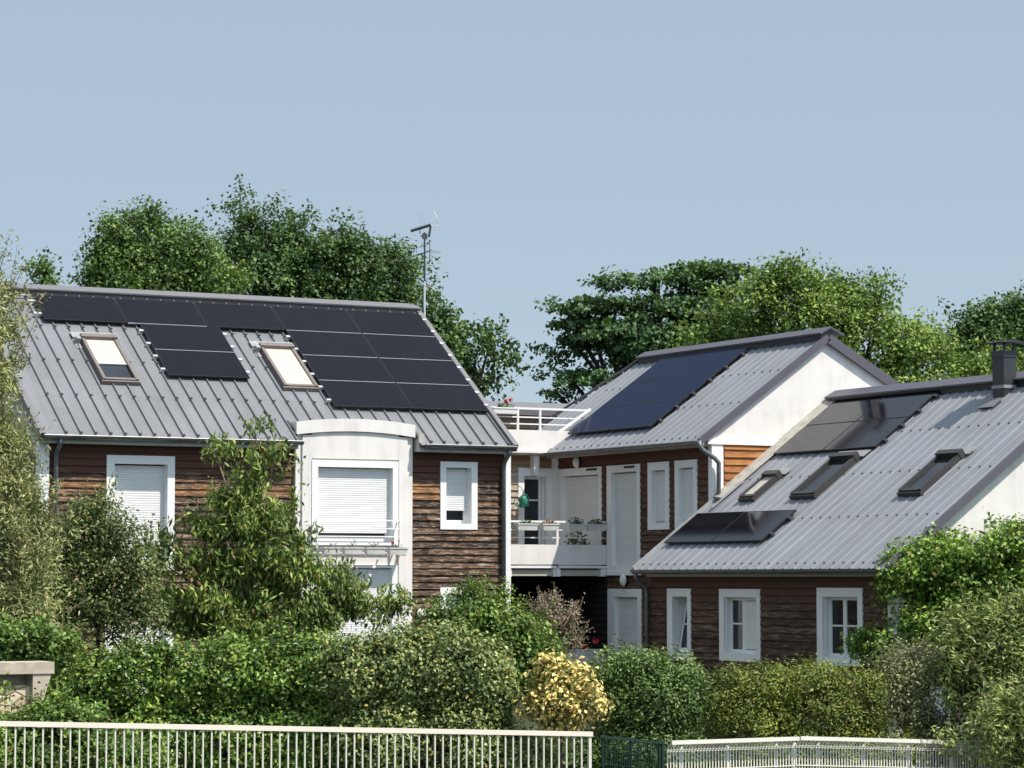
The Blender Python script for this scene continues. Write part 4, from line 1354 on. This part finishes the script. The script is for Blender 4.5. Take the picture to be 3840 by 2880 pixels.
t = thing("green_fence", "dark green wire mesh fence panel between the two cream railings", "fence", (19.9, 33.5, -1.1))
zg = lambda x: -0.05 - (x - 19.4) * 0.115
for xp in (19.46, 19.90, 20.36, 20.42):
    MB().box((xp - 0.018, 33.48, -1.25), (xp + 0.018, 33.52, zg(xp) + 0.005)).build("post", M['greenmetal'], t)
b = MB()
sloped(b, 19.40, 20.42, 33.455, 33.479, zg, -0.035, 0.0)
x = 19.48
while x < 20.36:
    b.box((x - 0.004, 33.462, -1.2), (x + 0.004, 33.470, zg(x) - 0.034)); x += 0.038
for k in range(1, 6): sloped(b, 19.44, 20.40, 33.452, 33.460, zg, -0.036 - 0.18 * k, -0.027 - 0.18 * k)
b.build("mesh_panel", M['greenmetal'], t)

t = thing("wire_fence", "cream wire fence with a slanted top edge at the bottom right", "fence", (23.4, 33.8, -1.1))
def zw(x):
    return -0.176 if x < 22.87 else -0.170 - (x - 22.88) * 0.048
for n_, (x0, x1) in enumerate(((20.714, 22.86), (22.89, 25.0), (25.03, 27.2))):
    b = MB()
    sloped(b, x0, x1, 33.72, 33.76, zw, -0.055, 0.0)
    x = x0 + 0.01
    while x < x1:
        z0 = zw(x)
        b.obox((x - 0.007, 33.76, z0 - 0.05), (0.014, 0, 0), (0, 0.10, -0.075), (0, 0.008, 0.010))
        b.box((x - 0.0075, 33.862, -1.2), (x + 0.0075, 33.873, z0 - 0.13)); x += 0.05
    for h in (-0.135, -0.16, -0.42, -0.68): sloped(b, x0, x1, 33.852, 33.861, zw, h - 0.008, h + 0.006)
    b.build("wire_panel", M['mesh'], t)
for xp in (20.97, 21.74, 22.57, 22.88, 23.3, 24.1, 24.9, 25.7, 26.5):
    MB().box((xp - 0.02, 33.874, -1.25), (xp + 0.02, 33.91, zw(xp) - 0.10)).build("post", M['mesh'], t)

def plant(name, label, cat, lobes, n, L, W, mat, seed, group=None, per=26, csize=0.30, shell=0.72, droop=0.2, up=0.5, lean=None, sprigs=0, sprig_len=0.5,
          base=None, bark='bark', limbs=14, trunk_r=0.12, bper=7.0, bsize=None, flat=1.0, jitter=0.35, out=0.6, inner=0.3, ndev=0.55):
    """a tree or shrub: foliage set in clumps over the lobes (crown) on a trunk with limbs that reach the clumps"""
    rg = np.random.default_rng(seed)
    if bsize is None: bsize = csize * 0.95
    cen = np.array([l[0] for l in lobes]); rad = np.maximum(np.array([[l[1], l[2], l[3]] for l in lobes]) - csize * 0.55, csize * 0.5)
    wt = (rad[:, 0] * rad[:, 1] + rad[:, 1] * rad[:, 2] + rad[:, 0] * rad[:, 2]); wt /= wt.sum()
    K = max(8, n // per)
    NB = max(6, int(K / bper))
    bi = rg.choice(len(lobes), NB, p=wt)
    bd = unit(rg.normal(size=(NB, 3)))
    bd[:, 2] = np.where((bd[:, 2] > 0) & (rg.random(NB) < 0.3), -bd[:, 2], bd[:, 2])   # a little fuller on the open, sunny side
    rr = np.where(rg.random(NB) < inner, rg.uniform(0.25, shell, NB), rg.uniform(shell, 1.04, NB))
    B = np.stack([RT, UP, FW])
    bo = bd * rr[:, None] * rad[bi]
    ki = rg.choice(NB, K)
    li = bi[ki]; d = bd[ki]
    spread = bsize * rg.uniform(0.5, 1.3, NB)
    off = bo[ki] + np.clip(rg.normal(size=(K, 3)), -1.8, 1.8) * spread[ki][:, None] * np.array([1.0, 0.62 * flat, 1.0])
    cp = cen[li] + off @ B
    # drop clumps that lie deep inside another lobe (they could never be seen or lit)
    rel = (cp[:, None, :] - cen[None]) @ B.T / rad[None]
    depth = np.min(np.linalg.norm(rel, axis=2), axis=1)
    keep = depth > 0.35 - 0.2 * (rg.random(K) < 0.3)
    cp, d, li = cp[keep], d[keep], li[keep]
    K = len(cp)
    cnt = rg.poisson(n / max(K, 1), K)
    idx = np.repeat(np.arange(K), cnt)
    cs = csize * rg.uniform(0.6, 1.35, K)
    g = unit(rg.normal(size=(len(idx), 3))) * (rg.random((len(idx), 1)) ** 0.5) * (cs[idx] * 1.55)[:, None]
    g[:, 2] *= flat
    P = cp[idx] + g
    R = unit((d[idx] * np.array([1, 1, 1])) @ B + 0.35 * unit(g))
    if sprigs:
        si = rg.choice(K, sprigs)
        sd = unit(d[si] @ B * 0.6 + UP * rg.uniform(0.4, 1.3, sprigs)[:, None] + rg.normal(size=(sprigs, 3)) * 0.25 + (0 if lean is None else np.array(lean)))
        sl_ = sprig_len * rg.uniform(0.4, 1.2, sprigs)
        m = max(6, int(18 * sprig_len / 0.5))
        tt = np.tile(np.linspace(0.1, 1.0, m), sprigs)
        ii = np.repeat(np.arange(sprigs), m)
        SP = cp[si][ii] + sd[ii] * (sl_[ii] * tt)[:, None] + rg.normal(size=(len(ii), 3)) * L * 0.55
        P = np.concatenate([P, SP]); R = np.concatenate([R, unit(sd[ii] + rg.normal(size=(len(ii), 3)) * 0.7)])
    m = len(P)
    Nn = unit(R * out + UP * up + rg.normal(size=(m, 3)) * ndev)
    A = rg.normal(size=(m, 3)) + R * 0.5 - UP * droop * 2.2
    if lean is not None:
        A = A + np.array(lean) * 2.0
    A = unit(A - Nn * np.sum(A * Nn, 1, keepdims=True))
    if droop > 0.6:      # hanging leaves: keep the axis, turn the normal
        A = unit(rg.normal(size=(m, 3)) * 0.45 - UP * droop + R * 0.25)
        Nn = unit(Nn - A * np.sum(Nn * A, 1, keepdims=True))
    LL = L * rg.uniform(1 - jitter, 1 + jitter, m); WW = W * rg.uniform(1 - jitter, 1 + jitter, m)
    c0 = cen.mean(0) if base is None else np.array(base)
    gz0 = ground_z(c0[0], c0[1])
    root = thing(name, label, cat, (c0[0], c0[1], gz0), group)
    leaves_mesh("crown", P, A, Nn, LL, WW, mat, root)
    tk = MB()
    b0 = np.array([c0[0], c0[1], gz0 - 0.1])
    low = cen[:, 2].min(); hi = cen[:, 2].max()
    top = np.array([c0[0], c0[1], max(gz0 + 0.3, min(low, hi))])
    tk.tube([b0, b0 * 0.5 + top * 0.5 + np.array([0.04, 0.03, 0]) * trunk_r * 8, top], [trunk_r, trunk_r * 0.85, trunk_r * 0.65], 9)
    if K > 0 and limbs:
        for q in rg.choice(K, min(K, limbs), replace=False):
            e = cp[q]; lc = cen[li[q]]
            md = top * 0.45 + lc * 0.55 + rg.normal(size=3) * 0.12
            m2 = lc * 0.5 + e * 0.5 + rg.normal(size=3) * 0.08
            tk.tube([top - UP * 0.05, md, m2, e], [trunk_r * 0.5, trunk_r * 0.32, trunk_r * 0.17, 0.006], 5)
    if sprigs:
        for q in range(sprigs):
            p0 = cp[si[q]]
            tk.tube([p0 - sd[q] * 0.1, p0 + sd[q] * sl_[q] * 0.5, p0 + sd[q] * sl_[q]], [0.007, 0.005, 0.003], 4)
    tk.build("trunk", M[bark], root, smooth=True)
    return root


def LB_(d, *q, rd=None):
    return [lobe(a, b, c, e, d, rd) for a, b, c, e in q]


# --- trees behind the houses
TG = "trees behind the houses"
TK = dict(csize=0.27, inner=0.12, per=30, bper=6.5, bsize=0.40, shell=0.78)
plant("distant_tree", "small round tree far off, standing alone above the left end of the ridge", "tree", LB_(98, (104, 595, 34, 36), (82, 612, 24, 24), (128, 604, 22, 30), (104, 680, 50, 70)), 3200, 0.17, 0.12, LM['oak'], 1, TG, csize=0.30, limbs=10)
plant("broadleaf_tree", "mid green broadleaf tree behind the left half of the long house", "tree",
      LB_(82, (240, 600, 80, 60), (350, 575, 100, 78), (335, 480, 50, 40), (400, 490, 28, 34), (248, 500, 26, 40), (262, 545, 50, 50), (430, 585, 80, 72), (205, 618, 42, 34), (298, 510, 28, 32), (330, 620, 140, 50), (375, 530, 50, 40), (462, 545, 34, 30), (300, 740, 150, 110), (240, 860, 120, 110), (400, 850, 120, 110)), 62000, 0.125, 0.09, LM['oak'], 2, TG, sprigs=36, sprig_len=0.7, limbs=60, **TK)
plant("broadleaf_tree", "tallest dark green tree behind the long house, with a narrow raised top", "tree",
      LB_(87, (545, 506, 46, 66), (535, 450, 36, 28), (572, 460, 24, 26), (620, 575, 100, 84), (612, 498, 46, 36), (690, 528, 60, 44), (720, 585, 100, 74), (765, 545, 46, 40), (800, 605, 90, 64), (832, 566, 46, 42), (870, 612, 52, 50), (888, 585, 28, 36), (500, 575, 60, 70), (600, 620, 120, 50), (600, 740, 170, 110), (780, 740, 110, 100), (620, 880, 150, 120), (790, 870, 110, 100)), 84000, 0.13, 0.09, LM['dark'], 3, TG, sprigs=44, sprig_len=0.7, limbs=60, **TK)
plant("sparse_tree", "thin dark tree with open branches beside the aerial", "tree",
      LB_(80, (925, 640, 26, 28), (948, 680, 28, 34), (985, 735, 42, 40), (1035, 715, 36, 26), (1000, 785, 46, 34), (1062, 745, 24, 16), (1078, 770, 30, 14), (1045, 822, 28, 32), (1010, 832, 28, 30), (940, 720, 30, 50), (960, 800, 40, 60), (1085, 748, 18, 8), (990, 930, 70, 80)), 10000, 0.15, 0.11, LM['dark'], 4, TG, csize=0.26, inner=0.25, limbs=50, sprigs=40, sprig_len=1.0, trunk_r=0.16, bper=2.0, bsize=0.3, per=24)
plant("maple_tree", "dark maple tree in flat tiers behind the middle house", "tree",
      LB_(84, (1300, 665, 64, 26), (1340, 622, 64, 24), (1240, 662, 40, 22), (1262, 700, 54, 18), (1225, 738, 44, 20), (1290, 738, 60, 24), (1420, 605, 66, 30), (1450, 582, 40, 22), (1485, 598, 28, 30), (1400, 655, 90, 40), (1235, 776, 44, 14), (1320, 785, 60, 28), (1212, 812, 46, 20), (1270, 826, 64, 20), (1195, 853, 44, 13), (1360, 720, 80, 56), (1540, 570, 44, 22), (1530, 606, 40, 36), (1600, 570, 50, 22), (1590, 615, 54, 42), (1500, 660, 90, 50), (1530, 720, 130, 70), (1410, 765, 90, 60), (1632, 556, 18, 12), (1420, 880, 170, 80), (1400, 1000, 140, 90)), 40000, 0.155, 0.125, LM['maple'], 5, TG, csize=0.27, inner=0.1, flat=0.5, limbs=110, trunk_r=0.26, per=30, bper=6.0, bsize=0.42, shell=0.75)
plant("yellow_green_tree", "bright yellow green tree behind the white gable", "tree",
      LB_(77, (1700, 640, 80, 62), (1700, 604, 26, 36), (1655, 618, 42, 36), (1748, 612, 34, 32), (1620, 680, 80, 56), (1545, 735, 66, 34), (1495, 755, 34, 20), (1800, 655, 60, 40), (1850, 638, 60, 38), (1905, 640, 46, 32), (1955, 655, 30, 28), (1780, 715, 120, 72), (1920, 745, 120, 62), (2010, 775, 70, 52), (2080, 795, 60, 40), (2150, 800, 80, 40), (1760, 860, 170, 100), (1960, 880, 170, 90), (1850, 1000, 190, 110)), 74000, 0.115, 0.085, LM['lime'], 6, TG, sprigs=50, sprig_len=0.6, limbs=60, **TK)
plant("dark_tree", "dark tree at the right edge behind the black flue", "tree",
      LB_(90, (2100, 715, 62, 46), (2060, 735, 36, 28), (2165, 700, 60, 50), (2195, 655, 26, 36), (2120, 675, 24, 26), (2230, 700, 60, 80), (2150, 760, 110, 60), (2150, 880, 110, 100)), 24000, 0.14, 0.10, LM['dark'], 7, TG, sprigs=90, sprig_len=1.1, limbs=24, **TK)

# --- shrubs and small trees in front of the houses
HK = dict(per=14, bper=1.0, csize=0.12, bsize=0.05, inner=0.12, shell=0.86, out=0.75, up=0.45, ndev=0.5)
plant("willow_shrub", "tall olive green willow like shrub at the left edge", "shrub",
      LB_(43, (-10, 560, 34, 80), (-30, 690, 64, 110), (5, 650, 34, 46), (-10, 860, 70, 120), (-20, 1010, 90, 130), (20, 1170, 96, 120), (60, 1230, 66, 100), (20, 1330, 116, 90), (85, 1130, 36, 66)), 26000, 0.105, 0.026, LM['willow'], 10, csize=0.16, droop=0.35, sprigs=300, sprig_len=0.8, shell=0.6, limbs=50, trunk_r=0.07, bark='twig')
plant("leafy_shrub", "small leaved green shrub below the left shuttered window", "shrub",
      LB_(46, (150, 1165, 56, 80), (205, 1130, 40, 56), (225, 1190, 90, 84), (290, 1215, 50, 50), (140, 1290, 100, 96), (260, 1310, 100, 96)), 23000, 0.066, 0.040, LM['cherry'], 11, csize=0.15, bper=3, bsize=0.16, sprigs=160, sprig_len=0.5, limbs=50, trunk_r=0.06)
plant("peach_tree", "peach tree with hanging narrow leaves in front of the long house", "tree",
      LB_(47.5, (545, 930, 20, 30), (474, 968, 20, 32), (545, 990, 30, 40), (595, 980, 32, 16), (465, 1005, 18, 30), (550, 1050, 50, 46), (490, 1085, 50, 30), (575, 1105, 64, 36), (530, 1140, 90, 40), (430, 1155, 80, 36), (650, 1165, 50, 26), (560, 1210, 120, 50), (390, 1215, 96, 44), (670, 1235, 90, 36), (735, 1275, 80, 36), (800, 1312, 60, 26), (850, 1302, 30, 40), (470, 1290, 150, 60), (640, 1310, 140, 50), (365, 1180, 40, 30), (380, 1320, 90, 50), (560, 1350, 180, 40)), 25000, 0.130, 0.042, LM['peach'], 12, csize=0.14, bper=2.6, bsize=0.13, per=26, droop=0.66, sprigs=130, sprig_len=0.5, limbs=110, trunk_r=0.07, bark='twig', inner=0.2, shell=0.8)
plant("laurel_hedge", "long glossy green hedge behind the left railing", "hedge",
      LB_(41.5, (140, 1500, 66, 66), (215, 1480, 80, 76), (300, 1470, 90, 84), (400, 1462, 90, 84), (500, 1455, 90, 84), (600, 1450, 90, 88), (690, 1450, 90, 90), (180, 1620, 110, 100), (330, 1610, 130, 110), (500, 1610, 130, 110), (660, 1610, 130, 110)), 72000, 0.074, 0.044, LM['laurel'], 13, sprigs=220, sprig_len=0.2, limbs=10, trunk_r=0.05, **HK)
plant("pale_hedge", "rounded pale green hedge with yellow tips at the right end of the glossy hedge", "hedge",
      LB_(41, (780, 1460, 86, 90), (870, 1440, 90, 92), (960, 1435, 86, 92), (1035, 1460, 70, 90), (1060, 1510, 58, 80), (830, 1610, 120, 110), (1000, 1610, 116, 120), (1120, 1640, 90, 60)), 64000, 0.066, 0.044, LM['pale'], 14, sprigs=220, sprig_len=0.2, limbs=10, trunk_r=0.05, **HK)
plant("leafy_shrub", "fresh green shrub with upright shoots below the right small window", "shrub",
      LB_(44.5, (1000, 1350, 44, 56), (1060, 1345, 70, 64), (1110, 1360, 54, 54), (1080, 1430, 90, 84), (1140, 1440, 70, 84), (1150, 1400, 54, 44), (935, 1330, 18, 38), (1010, 1290, 14, 34)), 22000, 0.066, 0.046, LM['shrub'], 15, csize=0.14, bper=2, bsize=0.12, sprigs=130, sprig_len=0.42, limbs=30, trunk_r=0.05)
plant("dry_shrub", "half dead grey brown shrub in front of the dark loggia", "shrub",
      LB_(45.5, (1200, 1345, 40, 40), (1215, 1370, 32, 38), (1180, 1340, 28, 40)), 3000, 0.055, 0.016, LM['dry'], 16, csize=0.14, sprigs=150, sprig_len=0.36, limbs=130, trunk_r=0.05, bark='twig', inner=0.5)
plant("golden_shrub", "golden yellow variegated shrub between the two hedges", "shrub",
      LB_(40.5, (1200, 1440, 40, 34), (1175, 1475, 38, 38), (1228, 1470, 40, 40), (1165, 1520, 34, 36), (1215, 1525, 56, 46), (1268, 1510, 42, 42), (1220, 1565, 58, 26)), 5600, 0.082, 0.050, LM['gold'], 17, csize=0.13, bper=2.5, bsize=0.08, sprigs=30, sprig_len=0.2, limbs=24, trunk_r=0.04, inner=0.1)
plant("evergreen_shrub", "deep green evergreen shrub in front of the garden door", "shrub",
      LB_(43.5, (1320, 1450, 60, 48), (1380, 1450, 74, 56), (1450, 1462, 74, 54), (1410, 1520, 110, 74), (1480, 1520, 60, 74), (1335, 1540, 66, 66), (1400, 1620, 130, 70), (1260, 1640, 90, 60)), 35000, 0.070, 0.028, LM['deep'], 18, sprigs=160, sprig_len=0.25, limbs=10, trunk_r=0.05, lean=(-0.25, 0, 0.3), **HK)
plant("olive_hedge", "clipped yellow green hedge under the ground floor windows", "hedge",
      LB_(43.8, (1580, 1495, 66, 56), (1660, 1485, 80, 56), (1750, 1482, 84, 56), (1830, 1485, 74, 56), (1880, 1525, 40, 64), (1620, 1555, 110, 66), (1780, 1555, 130, 66), (1720, 1640, 220, 70), (1900, 1630, 100, 60)), 47000, 0.066, 0.024, LM['olive'], 19, sprigs=200, sprig_len=0.16, limbs=8, trunk_r=0.05, lean=(-0.35, 0, 0.3), **HK)
plant("grey_shrub", "grey green rounded shrub at the right end of the clipped hedge", "shrub",
      LB_(44.3, (1945, 1450, 60, 56), (1990, 1440, 60, 56), (1965, 1520, 64, 74), (2000, 1600, 66, 70), (2090, 1640, 90, 60)), 20000, 0.070, 0.022, LM['grey'], 20, csize=0.14, bper=2, bsize=0.1, sprigs=130, sprig_len=0.3, limbs=40, trunk_r=0.05, lean=(-0.4, 0, 0.3), bark='twig')
plant("feathery_shrub", "big soft green shrub leaning over the wire fence at the right edge", "shrub",
      LB_(44.0, (2085, 1420, 66, 76), (2140, 1390, 64, 84), (2060, 1370, 26, 60), (2190, 1360, 60, 90), (2200, 1480, 80, 96), (2110, 1510, 80, 76), (2180, 1590, 84, 100), (2110, 1610, 44, 50), (2190, 1680, 100, 60)) + LB_(41.6, (2150, 1560, 36, 44), (2195, 1560, 50, 90), (2120, 1625, 24, 30), (2175, 1645, 50, 46), (2060, 1615, 8, 16)), 36000, 0.115, 0.033, LM['feather'], 21, csize=0.16, bper=2.5, bsize=0.14, sprigs=300, sprig_len=0.5, limbs=60, trunk_r=0.06, lean=(-0.5, 0, 0.6), bark='twig')
plant("ivy_climber", "bright green climber covering the corner of the white gable wall on the right", "climber",
      LB_(47.6, (1950, 1235, 50, 46), (2000, 1205, 56, 50), (2060, 1200, 60, 52), (2120, 1205, 60, 50), (2178, 1175, 30, 48), (2210, 1200, 60, 58), (1990, 1270, 76, 56), (2080, 1280, 106, 76), (2180, 1290, 96, 86), (1965, 1350, 56, 40), (1890, 1392, 54, 26), rd=0.75), 38000, 0.080, 0.060, LM['ivy'], 22, csize=0.16, bper=2.0, bsize=0.12, sprigs=90, sprig_len=0.3, limbs=30, trunk_r=0.06)
plant("low_shrub", "bright green low shrub above the concrete lintel at the left", "shrub",
      LB_(39.5, (50, 1385, 70, 38), (-10, 1370, 54, 44), (130, 1400, 44, 30), (100, 1425, 54, 24), (20, 1425, 64, 24)), 9000, 0.07, 0.05, LM['shrub'], 23, csize=0.13, bper=2, bsize=0.1, sprigs=30, sprig_len=0.2, limbs=8, trunk_r=0.04)
plant("creeper", "mixed green creeper spreading below the stone wall behind the railing", "climber",
      LB_(36.0, (90, 1550, 70, 30), (0, 1585, 80, 34), (125, 1530, 34, 34), (160, 1570, 80, 44), (60, 1640, 160, 54), (250, 1650, 120, 50), (8, 1492, 34, 20), (40, 1530, 20, 14)), 24000, 0.06, 0.042, LM['shrub'], 24, csize=0.13, bper=2, bsize=0.08, sprigs=20, sprig_len=0.2, limbs=8, trunk_r=0.04)
